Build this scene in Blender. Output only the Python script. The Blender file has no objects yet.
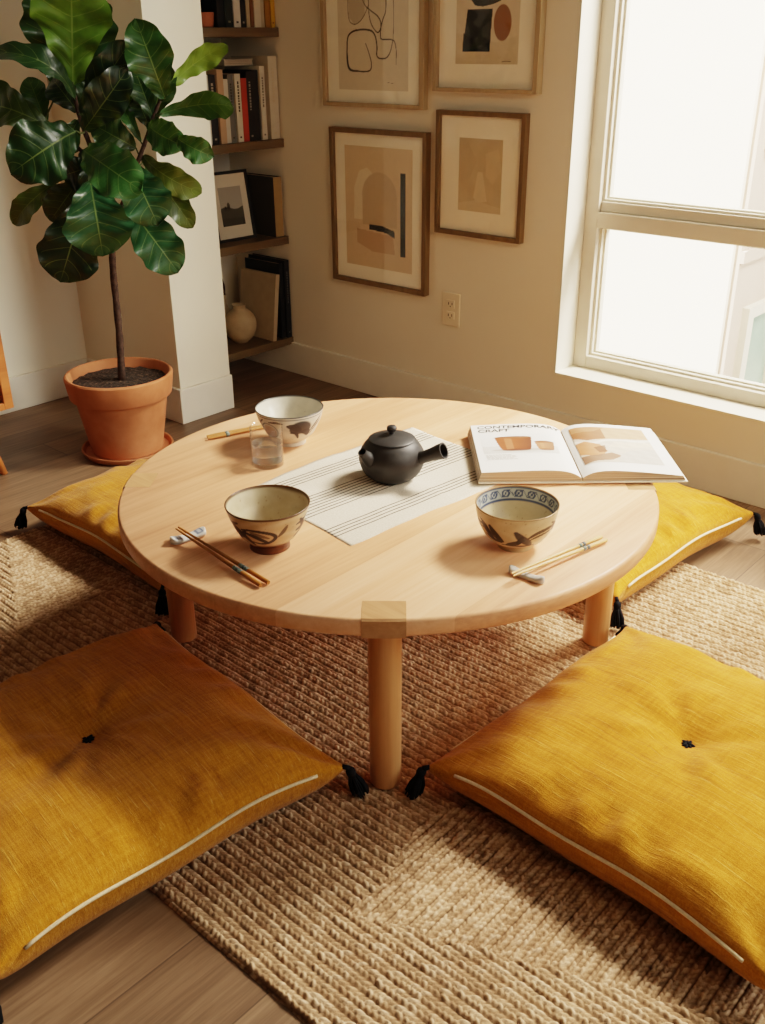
import bpy, bmesh, math, random
import numpy as np
from mathutils import Vector, Matrix, noise
random.seed(7)
C = bpy.context.scene.collection
YA = 1.2585      # inner face of the wall with the window
T = 0.403        # table top height
RZ = 0.0142       # rug top
TOW = Vector((.670, -.742, 0)); RGT = Vector((.742, .670, 0))   # diagonal directions of the room (book, teapot)

def lin(r, g, b):
    f = lambda c: (c/255/12.92) if c/255 <= .04045 else ((c/255+.055)/1.055)**2.4
    return (f(r), f(g), f(b), 1.0)

# ------------------------------------------------------------------ objects
def tag(o, label=None, cat=None, group=None, kind=None):
    if label: o['label'] = label
    if cat: o['category'] = cat
    if group: o['group'] = group
    if kind: o['kind'] = kind
    return o
def empty(name, loc, label, cat, group=None, rz=0):
    o = bpy.data.objects.new(name, None); C.objects.link(o)
    o.empty_display_size = .05
    o.location = loc; o.rotation_euler = (0, 0, rz)
    return tag(o, label, cat, group)
def link(name, me, mat=None, parent=None, loc=(0,0,0), rot=(0,0,0), smooth=False):
    o = bpy.data.objects.new(name, me); C.objects.link(o)
    o.location = loc; o.rotation_euler = rot
    if parent: o.parent = parent
    if mat is not None:
        for m in (mat if isinstance(mat, (list, tuple)) else [mat]): me.materials.append(m)
    if smooth: me.polygons.foreach_set('use_smooth', [True]*len(me.polygons))
    return o
class MB:
    """collects shapes for one mesh"""
    def __init__(s): s.v=[]; s.f=[]; s.mi=[]; s.col=[]
    def add(s, v, f, mi=0, M=None):
        n=len(s.v)
        s.v += [tuple(M @ Vector(p)) if M else tuple(p) for p in v]
        s.f += [tuple(i+n for i in q) for q in f]; s.mi += [mi]*len(f)
        return s
    def box(s, x0,x1,y0,y1,z0,z1, mi=0, M=None):
        v=[(x,y,z) for x in (x0,x1) for y in (y0,y1) for z in (z0,z1)]
        f=[(0,1,3,2),(4,6,7,5),(0,4,5,1),(2,3,7,6),(0,2,6,4),(1,5,7,3)]
        return s.add(v,f,mi,M)
    def lathe(s, prof, n=48, mi=0, M=None, cap=False):
        v=[];f=[]
        for i,(r,z) in enumerate(prof):
            for k in range(n):
                a=2*math.pi*k/n; v.append((r*math.cos(a), r*math.sin(a), z))
        for i in range(len(prof)-1):
            for k in range(n):
                a=i*n+k; b=i*n+(k+1)%n; f.append((a,b,b+n,a+n))
        if cap:
            f.append(tuple(range(n))[::-1]); f.append(tuple((len(prof)-1)*n+k for k in range(n)))
        return s.add(v,f,mi,M)
    def tube(s, pts, rad, n=10, mi=0, M=None, flat=1.0):
        pts=[Vector(p) for p in pts]
        rad = rad if isinstance(rad,(list,tuple)) else [rad]*len(pts)
        v=[];f=[]
        up=Vector((0,0,1)); prevx=None
        for i,p in enumerate(pts):
            d=(pts[min(i+1,len(pts)-1)]-pts[max(i-1,0)]).normalized()
            if prevx is None:
                x=d.cross(up)
                if x.length<.05: x=d.cross(Vector((1,0,0)))
            else: x=prevx-d*prevx.dot(d)
            x.normalize(); prevx=x; y=x.cross(d)
            for k in range(n):
                a=2*math.pi*k/n
                v.append(tuple(p+x*math.cos(a)*rad[i]+y*math.sin(a)*rad[i]*flat))
        for i in range(len(pts)-1):
            for k in range(n):
                a=i*n+k; b=i*n+(k+1)%n; f.append((a,b,b+n,a+n))
        f.append(tuple(range(n))[::-1]); f.append(tuple((len(pts)-1)*n+k for k in range(n)))
        return s.add(v,f,mi,M)
    def mesh(s, name, bevel=0, seg=2):
        me=bpy.data.meshes.new(name); me.from_pydata(s.v,[],s.f)
        me.polygons.foreach_set('material_index', s.mi)
        bm=bmesh.new(); bm.from_mesh(me)
        bmesh.ops.recalc_face_normals(bm, faces=bm.faces)
        if bevel:
            es=[e for e in bm.edges if len(e.link_faces)==2 and e.calc_face_angle(0)>.6]
            bmesh.ops.bevel(bm, geom=es, offset=bevel, segments=seg, profile=.5, affect='EDGES', clamp_overlap=True)
        bm.to_mesh(me); bm.free(); return me
    def build(s, name, mat, parent=None, bevel=0, smooth=False, loc=(0,0,0), rot=(0,0,0), seg=2):
        return link(name, s.mesh(name,bevel,seg), mat, parent, loc, rot, smooth)
def auto(o, ang=40):
    me=o.data
    bm=bmesh.new(); bm.from_mesh(me)
    for f in bm.faces: f.smooth=True
    for e in bm.edges:
        if len(e.link_faces)==2: e.smooth = e.calc_face_angle(0) < math.radians(ang)
    bm.to_mesh(me); bm.free(); return o
def copy_tree(o, parent=None):
    c=o.copy(); C.objects.link(c)
    if parent: c.parent=parent; c.matrix_parent_inverse=o.matrix_parent_inverse.copy()
    for ch in [q for q in o.children]: copy_tree(ch, c)
    return c

# ------------------------------------------------------------------ materials
class NT:
    def __init__(s, name):
        s.m=bpy.data.materials.new(name); s.m.use_nodes=True
        s.t=s.m.node_tree; s.b=s.t.nodes['Principled BSDF']; s.out=s.t.nodes['Material Output']
    def n(s, kind, **kw):
        x=s.t.nodes.new('ShaderNode'+kind)
        for k,v in kw.items():
            if k.startswith('in_'):
                key=k[3:]; x.inputs[int(key) if key.isdigit() else key].default_value=v
            else: setattr(x,k,v)
        return x
    def l(s,a,b): s.t.links.new(a,b)
    def math(s,op,a,b=None,c=None):
        x=s.n('Math',operation=op)
        for i,q in enumerate((a,b,c)):
            if q is None: continue
            if hasattr(q,'links'): s.l(q,x.inputs[i])
            else: x.inputs[i].default_value=q
        return x.outputs[0]
    def mix(s,fac,a,b,blend='MIX'):
        x=s.n('MixRGB',blend_type=blend)
        for i,q in enumerate((fac,a,b)):
            if hasattr(q,'links'): s.l(q,x.inputs[i])
            else: x.inputs[i].default_value=q
        return x.outputs[0]
    def coords(s, kind='Object', scale=(1,1,1), rot=(0,0,0), loc=(0,0,0)):
        tc=s.n('TexCoord'); mp=s.n('Mapping'); mp.inputs['Scale'].default_value=scale
        mp.inputs['Rotation'].default_value=rot; mp.inputs['Location'].default_value=loc
        s.l(tc.outputs[kind],mp.inputs[0]); return mp.outputs[0]
    def noise(s, vec, scale, detail=4, rough=.55, dist=0):
        x=s.n('TexNoise'); x.inputs['Scale'].default_value=scale; x.inputs['Detail'].default_value=detail
        x.inputs['Roughness'].default_value=rough; x.inputs['Distortion'].default_value=dist
        s.l(vec,x.inputs['Vector']); return x.outputs[0]
    def ramp(s, fac, stops):
        x=s.n('ValToRGB'); el=x.color_ramp.elements
        while len(el)<len(stops): el.new(.5)
        for e,(p,c) in zip(el,stops): e.position=p; e.color=c if len(c)==4 else (*c,1)
        s.l(fac,x.inputs[0]); return x.outputs[0]
    def bump(s, h, strength=.2, dist=.01):
        x=s.n('Bump'); x.inputs['Strength'].default_value=strength; x.inputs['Distance'].default_value=dist
        s.l(h,x.inputs['Height']); s.l(x.outputs[0],s.b.inputs['Normal'])
    def col(s,c):
        if hasattr(c,'links'): s.l(c,s.b.inputs['Base Color'])
        else: s.b.inputs['Base Color'].default_value=c
    def set(s, **kw):
        for k,v in kw.items(): s.b.inputs[k].default_value=v
        return s
def plain(name, rgb, rough=.6, var=.06, scale=12, spec=.4, metal=0, bump=0):
    m=NT(name); m.b.inputs['Roughness'].default_value=rough; m.b.inputs['Specular IOR Level'].default_value=spec
    m.b.inputs['Metallic'].default_value=metal
    c=lin(*rgb); v=m.noise(m.coords(),scale,4)
    d=tuple(x*(1-var*2) for x in c[:3])+(1,)
    u=tuple(min(1,x*(1+var)) for x in c[:3])+(1,)
    m.col(m.ramp(v,[(.3,d),(.7,u)]))
    if bump: m.bump(v,bump,.002)
    return m.m
def attr_mat(name, rough=.4, spec=.5, tint=None, mottled=.05, coat=0):
    m=NT(name); a=m.n('Attribute',attribute_name='Col')
    v=m.noise(m.coords(),60,3); w=m.ramp(v,[(.3,(1-mottled*2,)*3),(.7,(1,1,1))])
    m.col(m.mix(1,a.outputs['Color'],w,'MULTIPLY'))
    m.set(Roughness=rough); m.b.inputs['Specular IOR Level'].default_value=spec; m.b.inputs['Coat Weight'].default_value=coat
    m.b.inputs['Coat Roughness'].default_value=.12
    return m.m
def wood(name, a, b, c, axis='y', planks=0, rough=.5, fine=1, jit=.25, offs=0, bump=.08):
    """grain runs along the axis; optional boards side by side"""
    m=NT(name)
    sc={'x':(1.2,14,14),'y':(14,1.2,14),'z':(14,14,1.2)}[axis]
    vec=m.coords('Object',tuple(k*fine for k in sc))
    g=m.noise(vec,1.6,6,.6,.5)
    sc2={'x':(3,140,140),'y':(140,3,140),'z':(140,140,3)}[axis]
    f=m.noise(m.coords('Object',sc2),1.0,3,.6)
    if planks:
        tc=m.n('TexCoord'); sp=m.n('SeparateXYZ'); m.l(tc.outputs['Object'],sp.inputs[0])
        across=sp.outputs[0 if axis=='y' else 1]
        idx=m.math('FLOOR', m.math('DIVIDE', m.math('ADD',across,offs), planks))
        wn=m.n('TexWhiteNoise',noise_dimensions='1D'); m.l(idx,wn.inputs['W'])
        wv=wn.outputs['Value']
        g=m.math('ADD', m.math('MULTIPLY',g,1-jit), m.math('MULTIPLY',wv,jit))
    mixv=m.math('ADD', m.math('MULTIPLY',g,.72), m.math('MULTIPLY',f,.28))
    col=m.ramp(mixv,[(.28,lin(*a)),(.5,lin(*b)),(.72,lin(*c))])
    m.col(col); m.set(Roughness=rough); m.b.inputs['Specular IOR Level'].default_value=.35
    m.bump(mixv,bump,.002)
    return m.m

M={}
# walls and setting
def wallmat(name,rgb):
    m=NT(name); v=m.noise(m.coords(),3,5); w=m.noise(m.coords(),90,3)
    c=lin(*rgb); m.col(m.ramp(v,[(.3,tuple(x*.96 for x in c[:3])),(.7,c)])); m.set(Roughness=.85); m.b.inputs['Specular IOR Level'].default_value=.25
    m.bump(w,.06,.002); return m.m
M['wall']=wallmat('wall_paint',(226,217,198))
M['pillar_paint']=wallmat('pillar_paint',(236,230,210))
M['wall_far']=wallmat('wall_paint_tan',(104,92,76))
M['white_trim']=plain('white_trim_paint',(228,222,206),.5,.02)
M['ceiling']=wallmat('ceiling_paint',(150,142,130))
M['vinyl']=plain('window_vinyl',(212,203,186),.45,.02)
M['plug']=plain('outlet_plastic',(222,208,182),.4,.02)
M['dark']=plain('slot_dark',(30,26,22),.6)
def floormat():
    m=NT('floor_planks'); tc=m.n('TexCoord'); sp=m.n('SeparateXYZ'); m.l(tc.outputs['Object'],sp.inputs[0])
    pw=.155
    row=m.math('DIVIDE',sp.outputs[0],pw); idx=m.math('FLOOR',row)
    wn=m.n('TexWhiteNoise',noise_dimensions='1D'); m.l(idx,wn.inputs['W'])
    ly=m.math('ADD', sp.outputs[1], m.math('MULTIPLY',wn.outputs['Value'],1.7))
    seg=m.math('DIVIDE',ly,1.25); sidx=m.math('FLOOR',seg)
    cm=m.n('CombineXYZ'); m.l(idx,cm.inputs[0]); m.l(sidx,cm.inputs[1])
    w2=m.n('TexWhiteNoise',noise_dimensions='2D'); m.l(cm.outputs[0],w2.inputs['Vector'])
    g=m.noise(m.coords('Object',(11,1.1,1)),2.0,7,.62,.6)
    f=m.noise(m.coords('Object',(150,5,1)),1.0,4,.7)
    v=m.math('ADD',m.math('ADD',m.math('MULTIPLY',g,.45),m.math('MULTIPLY',f,.40)),m.math('MULTIPLY',w2.outputs['Value'],.15))
    col=m.ramp(v,[(.3,lin(84,62,44)),(.5,lin(116,91,68)),(.7,lin(150,122,95))])
    fr=m.math('ABSOLUTE',m.math('SUBTRACT',m.math('FRACT',row),.5)); e1=m.math('GREATER_THAN',fr,.492)
    fs=m.math('ABSOLUTE',m.math('SUBTRACT',m.math('FRACT',seg),.5)); e2=m.math('GREATER_THAN',fs,.4987)
    e=m.math('MAXIMUM',e1,e2)
    m.col(m.mix(m.math('MULTIPLY',e,.6),col,lin(50,36,26))); m.set(Roughness=.48); m.b.inputs['Specular IOR Level'].default_value=.4
    m.bump(m.math('SUBTRACT',v,e),.15,.002); return m.m
M['floor']=floormat()
M['oak']=wood('table_oak',(204,144,104),(232,174,131),(246,196,155),'y',.115,.42,1,.3,.03)
M['oak_leg']=wood('leg_oak',(178,124,76),(198,146,96),(212,164,114),'z',0,.45)
M['oak_joint']=wood('end_grain_oak',(160,114,76),(182,136,94),(198,152,108),'x',0,.5,2)
M['shelf']=wood('shelf_wood',(76,60,40),(98,79,53),(116,96,68),'y',0,.55)  # wood darkened so its colour holds the alcove shade
M['orange_wood']=wood('teak_wood',(150,84,40),(182,108,56),(200,126,70),'y',0,.45)
M['frame_dark']=wood('picture_wood_brown',(94,72,44),(112,88,56),(128,103,68),'z',0,.45,2)
M['frame_light']=wood('picture_wood_light',(148,126,94),(166,144,110),(180,160,128),'z',0,.45,2)
def fabric():
    m=NT('mustard_slub_cotton')
    a=m.noise(m.coords('Object',(7,170,60)),1.0,5,.72)      # long slubs
    b=m.noise(m.coords('Object',(190,16,60)),1.0,3,.6)
    c=m.noise(m.coords('Object',(520,520,260)),1.0,2,.6)
    d=m.noise(m.coords('Object'),5,3)
    e=m.ramp(m.noise(m.coords('Object',(16,330,90),(0,0,0),(3,1,0)),1.0,3,.6),[(.60,(0,0,0)),(.72,(1,1,1))])
    s=m.math('ADD',m.math('MULTIPLY',a,.5),m.math('ADD',m.math('MULTIPLY',b,.22),m.math('MULTIPLY',c,.28)))
    t=m.math('ADD',m.math('MULTIPLY',s,.82),m.math('MULTIPLY',d,.18))
    col=m.ramp(t,[(.34,lin(132,77,10)),(.5,lin(178,117,24)),(.66,lin(206,147,52))])
    col=m.mix(m.math('MULTIPLY',e,.35),col,lin(222,176,84))
    m.col(col)
    m.set(Roughness=.9); m.b.inputs['Specular IOR Level'].default_value=.12
    m.b.inputs['Sheen Weight'].default_value=.12; m.b.inputs['Sheen Roughness'].default_value=.5
    m.bump(m.math('ADD',s,m.math('MULTIPLY',e,.25)),.8,.003); return m.m
M['mustard']=fabric()
M['piping']=plain('cream_cord',(222,202,164),.85,.08,300)
M['yarn']=plain('black_yarn',(16,16,20),.9,.2,200,.2)
def jute():
    m=NT('braided_jute'); a=m.n('Attribute',attribute_name='Col'); sp=m.n('SeparateColor'); m.l(a.outputs['Color'],sp.inputs[0])
    n=m.noise(m.coords('Object',(1,1,1)),420,3); p=m.noise(m.coords('Object'),7,3)
    base=m.ramp(sp.outputs[1],[(0,lin(156,124,94)),(.5,lin(198,164,128)),(1,lin(226,198,166))])
    base=m.mix(.35,base,m.ramp(n,[(.3,lin(120,88,58)),(.7,lin(224,194,158))]),'MIX')
    base=m.mix(.25,base,m.ramp(p,[(.35,lin(144,108,76)),(.65,lin(212,180,142))]),'MIX')
    crev_shade=m.ramp(sp.outputs[0],[(0,(.13,.10,.08)),(.38,(.55,.50,.45)),(.8,(1,1,1))])  # shade painted into the braid gaps: low spots multiply darker
    m.col(m.mix(1,base,crev_shade,'MULTIPLY')); m.set(Roughness=.95); m.b.inputs['Specular IOR Level'].default_value=.1
    m.bump(n,.25,.002); return m.m
M['jute']=jute()
def linen():
    m=NT('striped_linen'); tc=m.n('TexCoord'); sp=m.n('SeparateXYZ'); m.l(tc.outputs['Object'],sp.inputs[0])
    n=m.noise(m.coords('Object',(300,300,1)),1,3); n2=m.noise(m.coords('Object',(8,60,1)),1,3)
    w=.355; acc=None
    fr=[.125,.155,.185,.215, .40,.43,.46,.49,.52,.55,.58,.61, .79,.82,.85,.88]
    for i,f in enumerate(fr):
        d=m.math('ABSOLUTE',m.math('SUBTRACT',sp.outputs[0],(.5-f)*w))
        h=m.math('LESS_THAN',d,.0015)
        acc=h if acc is None else m.math('MAXIMUM',acc,h)
    acc=m.math('MULTIPLY',acc,m.ramp(n2,[(.25,(.7,)*3),(.55,(.95,)*3)]))
    base=m.ramp(n,[(.3,lin(196,184,166)),(.7,lin(222,212,196))])
    m.col(m.mix(acc,base,lin(46,40,36))); m.set(Roughness=.95); m.b.inputs['Specular IOR Level'].default_value=.1
    m.bump(n,.3,.001); return m.m
M['linen']=linen()
M['iron']=plain('black_clay',(44,42,41),.5,.15,50,.4,0,.15)
M['iron_in']=plain('spout_inside',(12,11,11),.8)
def terracotta():
    m=NT('terracotta'); v=m.noise(m.coords(),9,5); w=m.noise(m.coords('Object',(60,60,200)),1,3)
    m.col(m.ramp(v,[(.3,lin(168,104,66)),(.6,lin(190,124,84)),(.8,lin(200,144,108))])); m.set(Roughness=.8)
    m.b.inputs['Specular IOR Level'].default_value=.25; m.bump(w,.15,.002); return m.m
M['terracotta']=terracotta()
def soil():
    m=NT('soil'); v=m.noise(m.coords(),90,5,.7)
    m.col(m.ramp(v,[(.35,lin(24,17,12)),(.55,lin(62,47,35)),(.68,lin(128,102,78))])); m.set(Roughness=.95); m.bump(v,1,.012); return m.m
M['soil']=soil()
M['bark']=plain('fig_bark',(74,56,46),.85,.3,70,.2,0,.5)
def leafmat():
    m=NT('fig_leaf'); tc=m.n('TexCoord'); sp=m.n('SeparateXYZ'); m.l(tc.outputs['UV'],sp.inputs[0])
    u=sp.outputs[0]; v=m.math('ABSOLUTE',m.math('SUBTRACT',m.math('MULTIPLY',sp.outputs[1],2),1))
    oi=m.n('ObjectInfo')
    mid=m.math('LESS_THAN',v,m.math('MULTIPLY',m.math('SUBTRACT',1.15,u),.04))
    ph=m.math('FRACT',m.math('MULTIPLY',m.math('SUBTRACT',u,m.math('MULTIPLY',m.math('POWER',v,1.25),.2)),7))
    dd=m.math('ABSOLUTE',m.math('SUBTRACT',ph,.5))
    side=m.math('MULTIPLY',m.math('GREATER_THAN',dd,.47),m.math('LESS_THAN',v,.86))
    vein=m.math('MAXIMUM',mid,m.math('MULTIPLY',side,.7))
    n=m.noise(m.coords(),22,3)
    dark=m.mix(1,oi.outputs['Color'],m.ramp(n,[(.3,(.72,.72,.72)),(.7,(1.1,1.1,1.1))]),'MULTIPLY')
    light=m.mix(.5,oi.outputs['Color'],lin(150,170,90))
    m.col(m.mix(m.math('MULTIPLY',vein,.7),dark,light)); m.set(Roughness=.34); m.b.inputs['Specular IOR Level'].default_value=.5
    m.bump(m.math('SUBTRACT',m.math('MULTIPLY',dd,-1.0),vein),.35,.004)
    tr=m.n('BsdfTranslucent'); m.l(m.mix(.5,oi.outputs['Color'],lin(120,150,20)),tr.inputs[0])
    mx=m.n('MixShader'); mx.inputs[0].default_value=.12; m.l(m.b.outputs[0],mx.inputs[1]); m.l(tr.outputs[0],mx.inputs[2]); m.l(mx.outputs[0],m.out.inputs[0])
    return m.m
M['leaf']=leafmat()
M['bowl']=attr_mat('glazed_stoneware',.3,.4,mottled=.06,coat=.08)
M['art']=attr_mat('printed_paper',.7,.2,mottled=.03)
M['page_print']=attr_mat('printed_page',.45,.3,mottled=.01)
M['mat_board']=plain('mat_board',(248,238,216),.8,.02)
def glass(name, spec=.0, tint=(1,1,1,1), f=.9):
    m=NT(name); m.t.nodes.remove(m.b)
    g=m.n('BsdfGlossy'); g.inputs['Roughness'].default_value=.02; tr=m.n('BsdfTransparent'); tr.inputs[0].default_value=tint
    fr=m.n('LayerWeight'); fr.inputs[0].default_value=.5
    k=m.math('MULTIPLY',m.math('ADD',.035,m.math('MULTIPLY',m.math('POWER',fr.outputs['Facing'],4.0),.6)),f)
    mx=m.n('MixShader'); m.l(k,mx.inputs[0]); m.l(tr.outputs[0],mx.inputs[1]); m.l(g.outputs[0],mx.inputs[2]); m.l(mx.outputs[0],m.out.inputs[0])
    return m.m
M['pane']=glass('window_glass',f=.5)
M['picture_glass']=glass('picture_glass',f=.7)
def solidglass(name, ior, clear):
    m=NT(name); m.set(Roughness=.0); m.b.inputs['Transmission Weight'].default_value=1; m.b.inputs['IOR'].default_value=ior
    m.col((.97,.98,.97,1))
    tr=m.n('BsdfTransparent'); mx=m.n('MixShader'); mx.inputs[0].default_value=clear
    m.l(m.b.outputs[0],mx.inputs[1]); m.l(tr.outputs[0],mx.inputs[2]); m.l(mx.outputs[0],m.out.inputs[0]); return m.m
M['glass']=glass('tumbler_glass',tint=(.97,.98,.975,1),f=1.5)
M['water']=solidglass('water',1.33,.2)
def paper_edge():
    m=NT('page_edges'); v=m.noise(m.coords('Object',(1,1,900)),1,2)
    m.col(m.ramp(v,[(.38,lin(112,88,64)),(.6,lin(208,190,166))])); m.set(Roughness=.8); return m.m
M['edges']=paper_edge()
M['page']=plain('white_page',(232,230,226),.5,.01)
M['ink']=plain('dark_ink',(58,56,58),.6)
M['ink_soft']=plain('grey_ink',(150,146,142),.6)
M['bamboo_brown']=wood('brown_bamboo',(132,80,30),(164,106,46),(186,130,66),'x',0,.4)
M['bamboo_mid']=wood('mid_bamboo',(150,100,50),(176,124,68),(196,146,88),'x',0,.4)
M['bamboo_light']=wood('pale_bamboo',(196,150,92),(216,172,112),(230,192,136),'x',0,.4)
M['band']=plain('teal_band',(112,128,120),.5,.25,300)
M['band_dark']=plain('navy_band',(84,96,100),.5,.25,300)
M['bark_dark']=plain('dark_tip',(90,52,20),.5)
# ------------------------------------------------------------------ camera
cam=bpy.data.cameras.new('camera'); co=bpy.data.objects.new('camera',cam); C.objects.link(co)
cam.sensor_fit='VERTICAL'; cam.sensor_height=24; cam.lens=24*974.55/1024; cam.clip_start=.02
Rv=Vector((0.7443952860481946,0.6676946147941476,-0.007717479129970443)); Uv=Vector((-0.2856918226827577,0.32891416410566193,0.9001086907162255)); Fv=Vector((-0.6035361137176718,0.6678318456210129,-0.43559704477073885))
mw=Matrix((( Rv.x,Uv.x,-Fv.x,1.236),(Rv.y,Uv.y,-Fv.y,-1.385),(Rv.z,Uv.z,-Fv.z,1.232),(0,0,0,1)))
co.matrix_world=mw
bpy.context.scene.camera=co

# ------------------------------------------------------------------ room
def struct(name, mb, mat, bevel=0, parent=None):
    o=mb.build(name,mat,parent,bevel)
    if not parent: o['kind']='structure'
    return o
X0,X1,Y0,ZC=-2.09,2.55,-3.0,2.5
struct('floor', MB().box(X0-.2,X1+.15,Y0-.15,YA+.02,-.05,0), M['floor'])
struct('ceiling', MB().box(X0-.2,X1+.15,Y0-.15,YA+.16,ZC,ZC+.08), M['ceiling'])
WX0,WX1,WZ0,WZ1=-.393,2.35,.256,2.3
b=MB()
b.box(X0-.15,WX0,YA,YA+.16,0,ZC); b.box(WX1,X1+.15,YA,YA+.16,0,ZC)
b.box(WX0,WX1,YA,YA+.16,0,WZ0-.006); b.box(WX0,WX1,YA,YA+.16,WZ1,ZC)
struct('wall_back', b, M['wall'])
struct('wall_left', MB().box(X0-.15,X0,Y0-.1,.585,0,ZC), M['pillar_paint'])
SW0,SW1,SZ0,SZ1=-.55,1.1,.45,2.3
struct('wall_right', MB().box(X1,X1+.15,Y0-.1,SW0,0,ZC).box(X1,X1+.15,SW1,YA,0,ZC).box(X1,X1+.15,SW0,SW1,0,SZ0).box(X1,X1+.15,SW0,SW1,SZ1,ZC), M['wall_far'])
w2=MB().box(X1+.09,X1+.14,SW0,SW0+.06,SZ0,SZ1).box(X1+.09,X1+.14,SW1-.06,SW1,SZ0,SZ1).box(X1+.09,X1+.14,SW0+.06,SW1-.06,SZ0,SZ0+.06).box(X1+.09,X1+.14,SW0+.06,SW1-.06,SZ1-.06,SZ1).build('added_window',M['vinyl'],None,.003); w2['kind']='structure'  # unseen window, added to let side light reach the pillar
struct('wall_front', MB().box(X0-.1,X1+.1,Y0-.15,Y0,0,ZC), M['wall_far'])
# pillar between the plant corner and the shelf alcove, alcove end wall
PY0,PY1,PX=.583,.808,-1.5
struct('wall_pillar', MB().box(X0-.05,PX,PY0,PY1,0,ZC), M['pillar_paint'])
struct('wall_alcove', MB().box(X0-.1,-1.958,PY1-.02,YA,0,ZC), M['wall'])
def base(name, x0,x1,y0,y1,h=.128):
    struct(name, MB().box(x0,x1,y0,y1,0,h), M['white_trim'], .003)
base('baseboard_back',-1.945,X1,YA-.014,YA+.001)
base('baseboard_left',X0-.001,X0+.014,Y0,PY0-.001)
base('baseboard_alcove',-1.959,-1.945,PY1,YA-.001)
b=MB().box(PX-.001,PX+.013,PY0-.013,PY1+.001,0,.128).box(X0+.014,PX-.001,PY0-.013,PY0+.001,0,.128)
struct('baseboard_pillar', b, M['white_trim'], .003)
# window: white liner of the opening, then the frame set back in it
b=MB().box(WX0-.001,WX0+.004,YA+.0,YA+.13,WZ0,WZ1).box(WX0,WX1,YA-.002,YA+.13,WZ0-.006,WZ0).box(WX0,WX1,YA,YA+.13,WZ1-.004,WZ1).box(WX1-.004,WX1,YA,YA+.13,WZ0,WZ1)
struct('trim_1', b, M['white_trim'])
FY0,FY1=YA+.105,YA+.16
wf=MB()
L,Rr,Bz,Tz=WX0+.004,WX1-.004,WZ0,WZ1-.004
wf.box(L,L+.046,FY0,FY1,Bz,Tz).box(Rr-.046,Rr,FY0,FY1,Bz,Tz).box(L+.046,Rr-.046,FY0,FY1,Bz,Bz+.04).box(L+.046,Rr-.046,FY0,FY1,Tz-.05,Tz)
win=wf.build('window_1',M['vinyl'],None,.003); win['kind']='structure'
MX=1.02
rail=MB().box(L+.046,Rr-.046,FY0-.004,FY1,.705,.752).box(L+.046,Rr-.046,FY0+.012,FY1,.752,.782).box(MX-.04,MX+.04,FY0-.002,FY1,Bz+.04,.705).box(MX-.04,MX+.04,FY0-.002,FY1,.782,Tz-.05)
struct('window_rail',rail,M['vinyl'],.003,win)
sash=MB()
for (x0,x1) in ((L+.046,MX-.04),(MX+.04,Rr-.046)):
    for (z0,z1) in ((Bz+.04,.705),(.782,Tz-.05)):
        for (w,ya,yb) in ((.009,FY0+.02,FY1),(.016,FY0+.034,FY1)):
            sash.box(x0,x0+w,ya,yb,z0,z1).box(x1-w,x1,ya,yb,z0,z1).box(x0+w,x1-w,ya,yb,z0,z0+w*.8).box(x0+w,x1-w,ya,yb,z1-w*.5,z1)
struct('window_sash',sash,M['white_trim'],0,win)
for (x0,x1) in ((L+.046,MX-.04),(MX+.04,Rr-.046)):
    for (z0,z1) in ((Bz+.04,.705),(.782,Tz-.05)):
        struct('window_glass',MB().box(x0+.01,x1-.01,FY0+.044,FY0+.048,z0+.01,z1-.005),M['pane'],0,win)

# neighbour building outside the window
M['stucco']=wallmat('stucco_white',(252,244,228)); M['stucco_grey']=wallmat('stucco_taupe',(206,190,176))
M['far_glass']=plain('far_window_glass',(150,172,158),.25,.12,2)
bx=-.785
nb=MB().box(-7,bx,3.5,9,-3.0,6.5).build('neighbour_building',M['stucco'])
tag(nb,'white building seen through the window, its taupe side wall turned away','building')
sd=MB().box(bx,bx+.03,3.53,8.95,-3.0,.2).box(bx,bx+.03,3.53,8.95,.26,6.4).box(bx,bx+.05,3.53,8.95,.2,.26)
sd.build('side_wall',M['stucco_grey'],nb)
for (y0,y1,z0,z1) in ((3.66,4.6,-1.35,-.05),(3.62,4.6,.74,1.9)):
    fr=MB().box(bx+.03,bx+.07,y0,y0+.07,z0,z1).box(bx+.03,bx+.07,y1-.07,y1,z0,z1).box(bx+.03,bx+.07,y0+.07,y1-.07,z0,z0+.06).box(bx+.03,bx+.07,y0+.07,y1-.07,z1-.06,z1).box(bx+.03,bx+.065,y0+.42,y0+.5,z0+.06,z1-.06)
    f=fr.build('window_frame',M['white_trim'],nb)
    MB().box(bx+.03,bx+.042,y0+.05,y1-.05,z0+.04,z1-.04).build('window_pane',M['far_glass'],f)
struct('ground_outside',MB().box(-8,8,YA+.3,12,-3.05,-3.0),wallmat('paving',(190,182,170)))

# outlet
o=empty('wall_outlet',(-.822,YA,.392),'cream duplex wall outlet on the wall below the framed prints','outlet')
MB().box(-.038,.038,-.006,0,-.058,.058).build('cover_plate',M['plug'],o,.003)
for s in (-1,1):
    k=MB().box(-.017,.017,-.0085,-.005,s*.02-.014,s*.02+.014).build('socket',M['plug'],o,.003)
    MB().box(-.009,-.006,-.0089,-.008,s*.02-.003,s*.02+.006).box(.006,.009,-.0089,-.008,s*.02-.003,s*.02+.006).box(-.002,.002,-.0089,-.008,s*.02-.010,s*.02-.006).build('socket_slots',M['dark'],k)

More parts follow.
